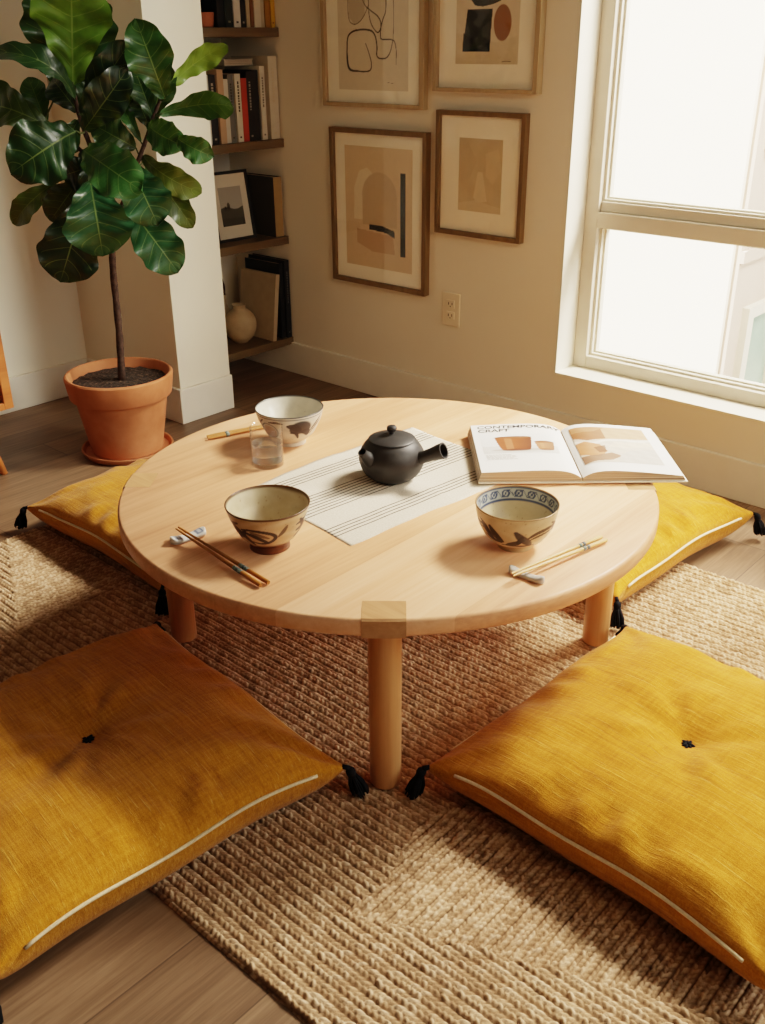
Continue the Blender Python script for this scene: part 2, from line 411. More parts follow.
# ------------------------------------------------------------------ rug
def rug():
    x0,x1,y0,y1=-1.125,1.55,-.785,.778
    st=.0023
    nx=int((x1-x0)/st)+1; ny=int((y1-y0)/st)+1
    xs=np.linspace(x0,x1,nx); ys=np.linspace(y0,y1,ny)
    Xg,Yg=np.meshgrid(xs,ys,indexing='ij')
    rng=np.random.default_rng(3)
    # soft wander so the braids are not ruler straight
    wob=.0025*np.sin(Xg*5.1+1.3*np.sin(Yg*3))+.0018*np.sin(Xg*13+Yg*7)
    wob2=.0025*np.sin(Yg*5.1+1.3*np.sin(Xg*3))
    # wedge shaped fields where the braids turn
    ax,ay=.44,-.62
    fa=(Xg-ax>.02*np.sin(Yg*20))&(Yg-ay>.42*(Xg-ax)+.004*np.sin(Xg*60))&(Xg<1.3)&(Yg<-.30)
    bx_,by_=-.86,-.62
    fb=(Xg<-.66)&(Yg-by_>-.9*(Xg+1.1)-.1)&(Yg<-.22)&(Yg>-.42-.5*(Xg+.9))
    turn=fa|fb
    P=np.where(turn,.0150,.0205); LS=np.where(turn,.0105,.0115)
    r=np.where(turn,Xg+wob2,Yg+wob); s=np.where(turn,Yg,Xg)
    q=r/P; row=np.floor(q); t=(q-row)*2-1
    off=(np.sin(row*12.9898)*43758.5453)%1
    jit=.25*np.sin(s*37+row*2.3)+.2*np.sin(s*91+row*5.1)
    ph=s/LS+off+jit
    side=np.where(t>0,1,-1); ph2=ph+side*.25-np.abs(t)*.75
    cell=np.floor(ph2); tt=ph2-cell
    env=np.sqrt(np.clip(1-np.abs(t)**2.4,0,1))
    strand=np.sin(np.pi*np.clip(tt,0,1))**.55
    mid=1-.42*np.exp(-(t/.13)**2)
    hgt=env*(.35+.65*strand)*mid
    rnd=((np.sin(row*78.233+cell*39.425+side*11.13)*43758.5453)%1)
    hgt=hgt*(.72+.42*rnd)
    Z=.0045+.0085*np.clip(hgt,0,1.1)
    edge=np.minimum(np.minimum(Xg-x0,x1-Xg),np.minimum(Yg-y0,y1-Yg)); Z*=np.clip(edge/.006,0,1)**.5
    co=np.stack([Xg,Yg,Z],-1).reshape(-1,3).astype(np.float32)
    i=np.arange(nx*ny).reshape(nx,ny)
    quads=np.stack([i[:-1,:-1],i[1:,:-1],i[1:,1:],i[:-1,1:]],-1).reshape(-1,4).astype(np.int32)
    me=bpy.data.meshes.new('braided_rug'); nf=len(quads)
    me.vertices.add(nx*ny); me.vertices.foreach_set('co',co.ravel())
    me.loops.add(nf*4); me.loops.foreach_set('vertex_index',quads.ravel())
    me.polygons.add(nf); me.polygons.foreach_set('loop_start',np.arange(0,nf*4,4,dtype=np.int32)); me.polygons.foreach_set('loop_total',np.full(nf,4,np.int32))
    me.update(calc_edges=True)
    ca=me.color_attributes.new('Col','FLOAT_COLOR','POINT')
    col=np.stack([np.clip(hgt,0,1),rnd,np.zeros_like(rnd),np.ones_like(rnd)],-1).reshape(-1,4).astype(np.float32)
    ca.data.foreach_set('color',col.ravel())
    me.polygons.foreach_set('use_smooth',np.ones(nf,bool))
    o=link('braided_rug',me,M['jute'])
    tag(o,'natural braided jute rug on the wood floor under the round table','rug')
rug()

# ------------------------------------------------------------------ round table
t=empty('round_table',(0,0,0),'low round pale oak table with thick cylindrical legs','table')
R=.5375; th=.034
prof=[(0,T-th),(R-.006,T-th),(R-.002,T-th+.002),(R,T-th+.006),(R,T-.006),(R-.002,T-.002),(R-.006,T),(0,T)]
b=MB().lathe(prof[1:-1],160,cap=True)
for i,q in enumerate(b.v):
    k=(q[0]*RGT.x+q[1]*RGT.y)*.022; b.v[i]=(q[0]+RGT.x*k,q[1]+RGT.y*k,q[2])
auto(b.build('table_top',M['oak'],t),50)
LEGS=[(.305,-.352),(-.357,-.298),(.352,.302),(-.310,.350)]
for li,(x,y) in enumerate(LEGS):
    pr=[(.0225,RZ),(.0268,RZ+.001),(.0285,RZ+.006),(.029,T-th)]
    auto(MB().lathe(pr,40,0,Matrix.Translation((x,y,0)),True).build('leg',M['oak_leg'],t),50)
    a=math.atan2(y,x)
    RO=R*math.hypot(1+.022*(math.cos(a)*RGT.x+math.sin(a)*RGT.y)*RGT.x/max(1e-6,1),0) if 0 else R*(1+.022*(math.cos(a)*RGT.x+math.sin(a)*RGT.y)**2)
    # end grain block let into the rim over each leg
    if li==3: continue
    j=MB(); v=[];f=[]; n=10
    r0=RO-.058
    for k in range(n+1):
        w=-.036+.072*k/n
        ro=math.sqrt((RO+.0008)**2-w*w)
        for (rr,zz) in ((r0,T+.0005),(ro-.004,T+.0005),(ro,T-.003),(ro,T-th-.0005)): v.append((rr*math.cos(a)-w*math.sin(a), rr*math.sin(a)+w*math.cos(a), zz))
    for k in range(n):
        for c in (0,1,2): f.append((k*4+c,k*4+c+1,(k+1)*4+c+1,(k+1)*4+c))
    j.add(v,f); jb=j.build('rim_joint',M['oak_joint'],t); jb['label']='end grain block let into the rim'

# ------------------------------------------------------------------ floor cushions
def cushion_geo(L,seed,dx=0,dy=0):
    """pillow: returns point functions. L side length"""
    rnd=random.Random(seed); ph=[rnd.uniform(0,6.28) for _ in range(8)]
    SE=.076
    def outline(u,v):
        px=L/2*u*(1-.035*(1-abs(v)**3)*abs(u)**2); py=L/2*v*(1-.035*(1-abs(u)**3)*abs(v)**2)
        c=(abs(u)*abs(v))**7
        return px*(1+.034*c),py*(1+.034*c)
    def seam(u,v):
        c=(abs(u)*abs(v))**3
        return SE-.014*c+.004*math.sin(6*u+ph[0])*abs(v)**4+.004*math.sin(6*v+ph[1])*abs(u)**4
    def top(u,v):
        x,y=outline(u,v)
        e=((1-abs(u)**2.7)*(1-abs(v)**2.7))
        z=seam(u,v)+.068*max(e,0)**.50
        r=math.hypot(u,v); a=math.atan2(v,u)
        # button pulled in, folds running out from it
        z-=.042*math.exp(-(r/.21)**1.1)
        z+=.0034*math.exp(-((r-.30)/.2)**2)*(math.sin(5*a+ph[2]+1.9*math.sin(2*a+ph[3]))+.5*math.sin(11*a+ph[6]))
        # gathers towards corners and edges
        z+=.0075*math.sin(11*math.atan2(1.08-abs(v),1.08-abs(u))+ph[4]+2*math.sin(3*(u-v)))*(abs(u)*abs(v))**1.6*min(1,(1-max(abs(u),abs(v)))*6)
        z+=.0045*(noise.noise(Vector((u*3+seed*7,v*3,0)))+.6*noise.noise(Vector((u*7+seed,v*7,3))))*min(1,(1-max(abs(u),abs(v)))*5)
        ed=max(abs(u),abs(v))
        k=u if abs(v)>abs(u) else v
        z+=.0055*math.sin(17*k+ph[5]+2*math.sin(5*k))*math.exp(-((ed-.86)/.09)**2)
        return x,y,z
    def bot(u,v):
        x,y=outline(u,v)
        e=max((1-abs(u)**9)*(1-abs(v)**9),0)
        return x,y,max(.001+.012*(abs(u)*abs(v))**5,seam(u,v)-.085*e**.42)
    return outline,seam,top,bot
def spread(i,n):
    t=-1+2*i/n
    return math.copysign(1-(1-abs(t))**1.35,t) if t else 0
def make_cushion(loc,rz,seed,label,L=.625,tuft=True):
    root=empty('floor_cushion',loc,label,'floor cushion','mustard floor cushions around the table',rz)
    outline,seam,top,bot=cushion_geo(L,seed)
    n=80; v=[];f=[]
    g=[spread(i,n) for i in range(n+1)]
    idx=lambda i,j:i*(n+1)+j
    for i in range(n+1):
        for j in range(n+1): v.append(top(g[i],g[j]))
    off=len(v); lo={}
    for i in range(n+1):
        for j in range(n+1):
            if i in (0,n) or j in (0,n): lo[i,j]=idx(i,j)
            else: lo[i,j]=len(v); v.append(bot(g[i],g[j]))
    for i in range(n):
        for j in range(n):
            f.append((idx(i,j),idx(i+1,j),idx(i+1,j+1),idx(i,j+1)))
            f.append((lo[i,j],lo[i,j+1],lo[i+1,j+1],lo[i+1,j]))
    MB().add(v,f).build('cover',M['mustard'],root,0,True)
    # cord along the seams, stopping short of the gathered corners
    for side in range(4):
        pts=[]
        for k in range(41):
            s=-.84+1.68*k/40
            u,w={0:(s,-1),1:(1,s),2:(s,1),3:(-1,s)}[side]
            x,y=outline(u,w); q=.0015
            pts.append((x+(u*q if side in(1,3) else 0),y+(w*q if side in(0,2) else 0),seam(u,w)))
        MB().tube(pts,.0030,8).build('piping',M['piping'],root,0,True)
    # tassels
    for su in (-1,1):
        for sv in (-1,1):
            x,y,z=top(su,sv); d=Vector((su,sv,0)).normalized(); rn=random.Random(seed*10+su*3+sv)
            tb=MB(); p0=Vector((x,y,z))-d*.008; per=Vector((-d.y,d.x,0))
            neck=p0+d*.013+Vector((0,0,-.004))
            tb.tube([p0,neck],[.004,.005],8)
            ax=(d*.30+Vector((0,0,-.95))).normalized()
            tb.tube([neck-ax*.002,neck+ax*.004,neck+ax*.010,neck+ax*.015,neck+ax*.017],[.004,.0085,.0090,.0075,.0065],12)
            tb.tube([neck+ax*.0145,neck+ax*.0165],[.0083,.0083],12)
            st=neck+ax*.016; q2=ax.cross(per).normalized(); ln=min(.044,(st.z-.002)/.86)
            for k in range(64):
                a_=rn.uniform(0,6.28); rr=math.sqrt(rn.random())
                o_=per*math.cos(a_)*rr+q2*math.sin(a_)*rr
                s0=st+o_*.0070; e=st+ax*(ln*rn.uniform(.9,1.0))+o_*.0175; e.z=max(e.z,.002)
                tb.tube([s0,(s0+e)/2+o_*.003,e],[.0018,.0018,.0016],5)
            tb.build('tassel',M['yarn'],root,0,True)
    # stitched yarn tuft
    x,y,z=top(0,0); tb=MB(); rn=random.Random(seed)
    for k in range(9):
        a=k*math.pi*2/9+rn.uniform(-.2,.2); ln=rn.uniform(.010,.017)
        tb.tube([(0,0,z+.002),(math.cos(a)*ln*.5,math.sin(a)*ln*.5,z+.007),(math.cos(a)*ln,math.sin(a)*ln,z+.004)],[.0028,.0026,.0018],6)
    tb.build('tuft',M['yarn'],root,0,True)
    return root
make_cushion((-.078,-.713,RZ),math.radians(-5.5),1,'mustard floor cushion half on the bare floor, nearest cushion on the left')
make_cushion((.722,-.027,RZ),math.radians(-3.0),2,'mustard floor cushion on the rug in the right foreground, tufted top fully lit',.625)
make_cushion((-.800,.075,RZ),math.radians(-1.5),3,'mustard floor cushion in shade behind the table beside the terracotta plant pot')
make_cushion((.055,.735,RZ),math.radians(-4.5),4,'mustard floor cushion under the open book, between the table and the window wall')
# ------------------------------------------------------------------ painted surfaces (glaze brushwork, prints)
def seg_dist(px,pz,pts,widths=None):
    d=np.full(px.shape,1e9)
    pts=np.array(pts,float)
    # resample smoothly (Catmull-Rom)
    if len(pts)>2:
        out=[]; P=np.vstack([2*pts[0]-pts[1],pts,2*pts[-1]-pts[-2]])
        for i in range(1,len(P)-2):
            for t in np.linspace(0,1,7)[:-1]:
                out.append(.5*((2*P[i])+(-P[i-1]+P[i+1])*t+(2*P[i-1]-5*P[i]+4*P[i+1]-P[i+2])*t*t+(-P[i-1]+3*P[i]-3*P[i+1]+P[i+2])*t**3))
        out.append(pts[-1]); pts=np.array(out)
    n=len(pts)-1
    for i in range(n):
        a,b=pts[i],pts[i+1]; ab=b-a; L2=ab@ab+1e-12
        t=np.clip(((px-a[0])*ab[0]+(pz-a[1])*ab[1])/L2,0,1)
        q=np.hypot(px-a[0]-t*ab[0],pz-a[1]-t*ab[1])
        if widths is not None:
            w=widths(( i+t)/n); q=q/w
        d=np.minimum(d,q)
    return d
def taper(w,lo=.35): return lambda s:w*(lo+(1-lo)*np.sin(np.pi*np.clip(s,.02,.98))**.7)
def blend(col,mask,rgb,a=1.0):
    c=np.array(lin(*rgb)[:3]); m=(np.clip(mask,0,1)*a)[...,None]
    col[...,:3]=col[...,:3]*(1-m)+c*m
def inpoly(px,pz,poly):
    r=np.zeros(px.shape,bool); n=len(poly)
    for i in range(n):
        x0,y0=poly[i]; x1,y1=poly[(i+1)%n]
        c=((y0>pz)!=(y1>pz))&(px<(x1-x0)*(pz-y0)/((y1-y0)+1e-12)+x0); r^=c
    return r
def set_col(me,col):
    ca=me.color_attributes.new('Col','FLOAT_COLOR','POINT'); ca.data.foreach_set('color',np.ascontiguousarray(col,dtype=np.float32).ravel())
def smooth_profile(pts,step):
    out=[]; P=np.array([2*np.array(pts[0])-np.array(pts[1])]+[np.array(p) for p in pts]+[2*np.array(pts[-1])-np.array(pts[-2])])
    for i in range(1,len(P)-2):
        m=max(1,int(np.linalg.norm(P[i+1]-P[i])/step))
        for t in np.linspace(0,1,m+1)[:-1]:
            out.append(.5*((2*P[i])+(-P[i-1]+P[i+1])*t+(2*P[i-1]-5*P[i]+4*P[i+1]-P[i+2])*t*t+(-P[i-1]+3*P[i]-3*P[i+1]+P[i+2])*t**3))
    out.append(P[-2]); return [tuple(p) for p in out]

ACAM=math.atan2(-.742,.670)
def make_bowl(loc,label,outer,inner,paint,lip=.0022):
    """outer/inner: profiles bottom to rim (r,z); paint(kind, angle_deg, z, col)"""
    po=smooth_profile(outer,.0015); pi=smooth_profile(inner,.0022)
    zr=po[-1][1]; ro=po[-1][0]; ri=pi[-1][0]
    lipp=[(ri+(ro-ri)*(.5+.5*math.cos(a)),zr+lip*.6*math.sin(a)) for a in (math.pi*.25,math.pi*.5,math.pi*.75)]
    prof=[(.0005,po[0][1]+.004),(po[0][0]*.8,po[0][1]+.004),(po[0][0]*.86,po[0][1])]+po+lipp+pi[::-1]
    n=300
    b=MB().lathe(prof,n); me=b.mesh('rice_bowl')
    o=link('rice_bowl',me,M['bowl'],None,loc,(0,0,0),True)
    P=np.array(prof); k=len(prof)
    ang=np.degrees(np.arange(n)*2*np.pi/n-ACAM); ang=(ang+180)%360-180
    A=np.tile(ang,(k,1)); Z=np.repeat(P[:,1:2],n,1); Rr=np.repeat(P[:,0:1],n,1)
    side=np.zeros((k,n)); side[3+len(po):]=.5; side[3+len(po)+3:]=1       # 0 outside, .5 lip, 1 inside
    col=np.ones((k,n,4)); paint(side,A,Z,Rr,col)
    set_col(me,col.reshape(-1,4))
    return tag(o,label,'bowl','patterned rice bowls on the table')
def spots(A,Z,s,seed):
    rng=np.random.default_rng(seed); m=np.zeros(A.shape)
    for _ in range(s):
        a=rng.uniform(-180,180); z=rng.uniform(.01,.085); r=rng.uniform(.0006,.0013)
        da=((A-a+180)%360-180)*math.pi/180*.06
        m=np.maximum(m,np.clip(1.5-np.hypot(da,Z-z)/r,0,1))
    return m
def streak(A,Z,f=1.0): return .5+.5*np.sin(A*.11*f+3*np.sin(Z*120)+2*np.sin(A*.037+1))
def stroke(col,out,A,Z,Rm,pts,w,rgb,a=.95,rep=(0,)):
    for s in rep:
        X=(((A-s+180)%360)-180)*math.pi/180*Rm; pp=[(p[0]*math.pi/180*Rm,p[1]) for p in pts]
        d=seg_dist(X,Z,pp,taper(w*1.3)); blend(col,np.clip((1.12-d)/.22,0,1)*out,tuple(q*.5 for q in rgb),min(1,a*1.06))
def paint_left(side,A,Z,R_,col):
    ins=side>.75; out=(side<.25).astype(float)
    col[...,:3]=lin(204,184,148)[:3]; blend(col,out*streak(A,Z)*.5,(184,150,104))
    blend(col,ins,(190,176,146)); blend(col,ins*streak(A,Z,.6)*.3,(168,146,112)); blend(col,ins*(Z<.03),(176,160,130),.6)
    rep=(0,118,-122)
    for pts,w in (([(-55,.066),(-45,.055),(-33,.040),(-24,.026)],.0045),([(-62,.050),(-48,.052),(-34,.046)],.004),([(-50,.040),(-40,.046),(-30,.060)],.0035),
                  ([(-38,.060),(-22,.063),(-4,.061),(12,.055),(17,.046),(9,.036),(-8,.031),(-24,.034)],.0028),([(-36,.056),(-20,.050),(-4,.040),(6,.033)],.0035),
                  ([(58,.073),(66,.062),(72,.050)],.0035),([(52,.064),(66,.067),(80,.072)],.003),([(-60,.034),(-52,.040),(-44,.050)],.003)):
        stroke(col,out,A,Z,.06,pts,w,(34,38,58),.9,rep)
    stroke(col,out,A,Z,.06,[(22,.048),(29,.058),(34,.070)],.003,(140,92,44),.8,rep)
    stroke(col,out,A,Z,.06,[(-22,.058),(-8,.052),(6,.046)],.003,(120,82,44),.7,rep)
    lowz=.024+.004*np.sin(np.radians(A)*2+1)
    blend(col,out*np.clip((lowz-Z)/.009,0,1),(92,50,24)); blend(col,out*(Z<.006),(110,60,30),.7)
    blend(col,np.clip((Z-.0838)/.0012,0,1)*(1-.0*Z),(84,54,28),.97)
    blend(col,ins*np.clip((Z-.0800+.003*np.sin(np.radians(A)*3)-.002)/.003,0,1)*(np.cos(np.radians(A-150))>.2),(96,64,36),.7)
    blend(col,spots(A,Z,60,1),(130,100,66),.6)
def paint_right(side,A,Z,R_,col):
    ins=(side>.75).astype(float); out=(side<.25).astype(float)
    col[...,:3]=lin(206,188,152)[:3]; blend(col,out*streak(A,Z)*.4,(190,162,120)); blend(col,ins,(192,178,148))
    rep=(0,120,-120)
    for pts,w,c in (([(-66,.060),(-56,.050),(-46,.036)],.0045,(40,40,48)),([(-48,.062),(-42,.050),(-36,.040),(-30,.034)],.005,(34,36,48)),
                  ([(-60,.040),(-48,.034),(-32,.030)],.003,(60,50,44)),([(-8,.058),(0,.046),(10,.036),(18,.028)],.0055,(32,32,40)),
                  ([(-22,.028),(-10,.032),(4,.040)],.0042,(40,38,44)),([(10,.044),(24,.054),(42,.058),(60,.058)],.003,(120,80,40)),
                  ([(14,.040),(26,.046),(44,.050),(58,.052)],.002,(150,112,60)),([(-70,.068),(-58,.060),(-50,.048)],.0025,(126,88,44)),([(54,.060),(64,.054),(70,.044)],.003,(40,44,60)),
                  ([(-34,.024),(-16,.026),(6,.025),(26,.026)],.0018,(110,76,44)),([(-4,.030),(-2,.038),(2,.050)],.0035,(44,40,44))):
        stroke(col,out,A,Z,.056,pts,w,c,.9,rep)
    blend(col,out*(np.abs(Z-.0165)<.002),(134,84,44),.9); blend(col,out*(Z<.009),(190,160,114),.6)
    band=ins*(Z>.0585)*(Z<.0815)
    blend(col,band,(176,184,180),.8)
    u=A/20.0; v=(Z-.0605)/.020
    fx=u-np.floor(u)-.5; fy=v-.5
    scr=np.abs(np.hypot(fx*1.15,fy*1.0)-.30)<.085; scr|=np.abs(fy-.30*np.sin(u*np.pi*2))<.07; scr|=np.hypot(fx,fy)<.1
    blend(col,band*scr,(30,54,96),.92)
    blend(col,ins*((np.abs(Z-.0588)<.0018)|(np.abs(Z-.0808)<.0012)),(36,58,96),.95)
    blend(col,np.clip((Z-.0822)/.0010,0,1),(150,112,70),.85)
    blend(col,spots(A,Z,70,2),(120,90,60),.6)
def paint_back(side,A,Z,R_,col):
    ins=(side>.75).astype(float); out=(side<.25).astype(float)
    col[...,:3]=lin(206,198,182)[:3]; blend(col,out*streak(A,Z)*.35,(184,172,150)); blend(col,ins,(200,194,178))
    rep=(0,120,-120)
    for pts,w in (([(2,.064),(14,.060),(24,.050)],.006),([(12,.052),(26,.058),(38,.052)],.013),([(30,.046),(40,.044),(44,.036)],.006),([(6,.046),(16,.044),(22,.030)],.003),([(46,.040),(60,.062),(72,.074)],.0018),([(50,.036),(64,.056),(76,.066)],.0015),([(-8,.070),(-20,.072),(-34,.070)],.002)):
        stroke(col,out,A,Z,.056,pts,w,(46,52,64),.92,rep)
    X=(((A+38+180)%360)-180)*math.pi/180*.056
    blend(col,out*np.clip(1.5-np.abs(np.hypot(X,Z-.048)-.018)/.0015,0,1),(70,70,74),.8); blend(col,out*(np.hypot(X,Z-.046)<.016),(176,140,116),.7)
    blend(col,np.clip((Z-.0830)/.0010,0,1),(44,48,54),.95); blend(col,out*(np.abs(Z-.079)<.0012),(60,66,76),.7)
    blend(col,spots(A,Z,40,3),(120,104,84),.5)
make_bowl((.026,-.353,T),'brown rimmed rice bowl with dark looping brushwork and an iron brown foot',
  [(.037,0),(.0365,.010),(.0375,.0135),(.050,.026),(.0615,.045),(.070,.066),(.0765,.087)],
  [(.001,.014),(.030,.0165),(.046,.027),(.058,.046),(.0665,.067),(.0738,.087)],paint_left)
make_bowl((.360,-.056,T),'cream rice bowl with a blue scroll band inside the rim and leaf brushwork outside',
  [(.0325,0),(.0315,.008),(.034,.011),(.050,.019),(.0625,.036),(.0705,.057),(.0752,.0835)],
  [(.001,.012),(.030,.0145),(.048,.023),(.059,.038),(.0672,.058),(.0726,.0835)],paint_right)
make_bowl((-.319,.024,T),'grey white rice bowl with a dark blue rim behind the water glass',
  [(.0345,0),(.034,.008),(.036,.011),(.052,.024),(.064,.045),(.0725,.065),(.0775,.0845)],
  [(.001,.012),(.032,.0155),(.048,.026),(.0605,.046),(.0695,.066),(.0749,.0845)],paint_back)

# ------------------------------------------------------------------ teapot
tp=empty('side_handle_teapot',(-.008,.022,T+.0027),'matte black clay side-handled teapot on the striped runner','teapot')
pr=smooth_profile([(.040,0),(.046,.003),(.060,.017),(.0685,.040),(.0665,.058),(.057,.075),(.0485,.083)],.003)
pr=[(.0005,.002),(.036,.002)]+pr+[(.0465,.0845),(.045,.083),(.045,.078)]
auto(MB().lathe(pr,96).build('body',M['iron'],tp),45)
lid=smooth_profile([(.0485,.0865),(.040,.0905),(.026,.0945),(.012,.0968),(.0008,.0972)],.003)
lidm=auto(MB().lathe([(.0005,.083),(.044,.083),(.0475,.0845),(.0490,.0855)]+lid,96).build('lid',M['iron'],tp),45)
auto(MB().lathe(smooth_profile([(.0055,.096),(.0050,.1005),(.0085,.1035),(.0105,.1085),(.0085,.1135),(.0005,.1155)],.0015),40).build('knob',M['iron'],lidm),60)
def hollow(mb,path,ro,ri,n=24):
    mb.tube(path,ro,n)
r_=RGT; w_=TOW
d=(-r_*.74+w_*.67).normalized()
def tubeopen(path,ro,wall,name,parent):
    """tube open at its far end with a wall and a dark bore"""
    mb=MB(); n=28
    pts=[Vector(p) for p in path]; k=len(pts)
    fw=(pts[-1]-pts[-2]).normalized()
    full=pts+[pts[-1]-fw*.0005,pts[-1]-fw*.004,pts[-1]-fw*.02]
    rr=list(ro)+[ro[-1]-wall,ro[-1]-wall*1.25,ro[-1]-wall*1.5]
    dirs=[(pts[min(i+1,k-1)]-pts[max(i-1,0)]).normalized() for i in range(k)]+[fw]*3
    v=[];f=[]
    x=None
    for p,r,dd in zip(full,rr,dirs):
        if x is None: x=dd.cross(Vector((0,0,1)))
        x=(x-dd*x.dot(dd)).normalized(); y=x.cross(dd)
        for a in range(n): v.append(tuple(p+x*math.cos(2*math.pi*a/n)*r+y*math.sin(2*math.pi*a/n)*r))
    for i in range(len(full)-1):
        for a in range(n): f.append((i*n+a,i*n+(a+1)%n,(i+1)*n+(a+1)%n,(i+1)*n+a))
    f.append(tuple((len(full)-1)*n+a for a in range(n)))
    mb.add(v,f,0); me=mb.mesh(name)
    me.polygons.foreach_set('material_index',[0 if i<(k+1)*n-n else 1 for i in range(len(f))])
    return auto(link(name,me,[M['iron'],M['iron_in']],parent),50)
c0=d*.046+Vector((0,0,.046))
tubeopen([c0,d*.060+Vector((0,0,.056)),d*.071+Vector((0,0,.066)),d*.079+Vector((0,0,.075)),d*.082+Vector((0,0,.079))],[.021,.0165,.0118,.0092,.0094],.002,'spout',tp)
h=(r_*.90+w_*.44).normalized()
tubeopen([h*.055+Vector((0,0,.050)),h*.072+Vector((0,0,.057)),h*.088+Vector((0,0,.065)),h*.104+Vector((0,0,.073)),h*.117+Vector((0,0,.079))],[.0160,.0128,.0132,.0156,.0172],.003,'handle',tp)

# ------------------------------------------------------------------ runner
def runner():
    W,Ln=.355,.495; nx,ny=40,60; v=[];f=[]
    def z(x,y):
        return .0010+.0005*noise.noise(Vector((x*14,y*14,2)))+.0010*math.exp(-((y-.02-.1*x)/.006)**2)+ .0005*math.sin(y*60+x*9)*.5
    for i in range(nx+1):
        for j in range(ny+1):
            x=-W/2+W*i/nx; y=-Ln/2+Ln*j/ny
            ex=.0025*math.sin(y*22)+.001*math.sin(y*51); v.append((x+ex+(.5-x/W)*max(0,-2*y/Ln)*.020,y+.002*math.sin(x*25),max(.0006,z(x,y))))
    n0=len(v)
    for p in v[:n0]: v.append((p[0],p[1],.0001))
    q=lambda i,j:i*(ny+1)+j
    for i in range(nx):
        for j in range(ny):
            f.append((q(i,j),q(i+1,j),q(i+1,j+1),q(i,j+1)))
    for i in range(nx):
        for j in (0,ny): f.append((q(i,j),q(i+1,j),q(i+1,j)+n0,q(i,j)+n0))
    for j in range(ny):
        for i in (0,nx): f.append((q(i,j),q(i,j+1),q(i,j+1)+n0,q(i,j)+n0))
    o=MB().add(v,f).build('table_runner',M['linen'],None,0,True,(-.014,.008,T),(0,0,math.radians(-6)))
    tag(o,'off-white linen runner with thin charcoal stripes lying across the table','runner')
runner()

# ------------------------------------------------------------------ glass of water
g=empty('water_glass',(-.262,-.098,T),'clear straight tumbler half filled with water beside the back bowl','glass')
auto(MB().lathe([(.0005,0),(.0335,0),(.0345,.001),(.0355,.086),(.0350,.0868),(.0342,.086),(.0328,.009),(.031,.0075),(.0005,.0072)],64).build('tumbler',M['glass'],g),40)
auto(MB().lathe([(.0005,.0078),(.0308,.0081),(.0324,.0095),(.0331,.050),(.0325,.0504),(.0005,.0502)],64).build('water',M['water'],g),40)

# ------------------------------------------------------------------ chopsticks and rests
def stick(p0,p1,r0,r1,mats,label,group,bands,sq=False):
    p0,p1=Vector(p0),Vector(p1); d=p1-p0; Ln=d.length
    o=bpy.data.objects.new('chopstick',None)
    me=MB(); me.tube([(0,0,0),(.02,0,0),(Ln-.003,0,0),(Ln,0,0)],[r0*.75,r0,r1,r1*.85],12)
    o=me.build('chopstick',mats[0],None,0,True)
    o.rotation_mode='QUATERNION'; o.rotation_quaternion=d.to_track_quat('X','Z'); o.location=p0
    tag(o,label,'chopstick',group)
    for (a,b,mt) in bands:
        ra=r0+(r1-r0)*a+.0004; rb=r0+(r1-r0)*b+.0004
        MB().tube([(Ln*a,0,0),(Ln*b,0,0)],[ra,rb],12).build('band',mt,o,0,True)
    return auto(o,50)
bb=[(.70,.735,M['band']),(.735,.755,M['band_dark']),(.755,.79,M['band'])]
stick((-.1250,-.4480,T+.0205),(.1300,-.4680,T+.0056),.0022,.0042,[M['bamboo_brown']],'brown chopstick resting on the blue and white rest, nearer the table rim','brown chopsticks by the left bowl',bb)
stick((-.1265,-.4415,T+.0205),(.1330,-.4530,T+.0056),.0022,.0042,[M['bamboo_brown']],'brown chopstick resting on the blue and white rest, nearer the bowl','brown chopsticks by the left bowl',bb)
bl=[(.73,.76,M['band']),(.77,.80,M['band_dark'])]
stick((.4420,-.1800,T+.0175),(.4815,.0580,T+.0056),.0022,.0042,[M['bamboo_light']],'pale chopstick on the grey rest, nearer the table rim','pale chopsticks by the right bowl',bl)
stick((.4350,-.1750,T+.0175),(.4680,.0630,T+.0056),.0022,.0042,[M['bamboo_light']],'pale chopstick on the grey rest, nearer the bowl','pale chopsticks by the right bowl',bl)
bk=[(.25,.30,M['band'])]
stick((-.4700,-.0960,T+.0050),(-.4150,.0700,T+.0050),.0042,.0030,[M['bamboo_mid']],'light brown chopstick by the back bowl, nearer the glass','light brown chopsticks by the back bowl',bk)
stick((-.4810,-.0900,T+.0050),(-.4260,.0760,T+.0050),.0042,.0030,[M['bamboo_mid']],'light brown chopstick by the back bowl, nearer the table edge','light brown chopsticks by the back bowl',bk)
def rest(loc,ang,label,Ln,W,paint,rise):
    nx,nr=46,20; v=[];f=[];info=[]
    for i in range(nx+1):
        s=-1+2*i/nx
        wx=W*(.78+.22*s*s)*max(.05,(1-abs(s)**7))**.5; hz=.0085+rise*s*s
        for k in range(nr):
            a=2*math.pi*k/nr; c,sn=math.cos(a),math.sin(a)
            y=wx/2*math.copysign(abs(c)**.85,c); z=hz*(.5+.5*math.copysign(abs(sn)**.85,sn)) if sn>0 else hz*.5*(1-abs(sn)**.5)
            if abs(s)>.97: z=min(max(z,.001),hz*.9)
            v.append((s*Ln/2,y,z)); info.append((s,c,sn))
    for i in range(nx):
        for k in range(nr): f.append((i*nr+k,i*nr+(k+1)%nr,(i+1)*nr+(k+1)%nr,(i+1)*nr+k))
    f.append(tuple(range(nr))); f.append(tuple(nx*nr+k for k in range(nr)))
    me=MB().add(v,f).mesh('chopstick_rest'); o=link('chopstick_rest',me,M['bowl'],None,loc,(0,0,ang),True)
    I=np.array(info); col=np.ones((len(v),4)); paint(I,col); set_col(me,col)
    return tag(o,label,'chopstick rest')
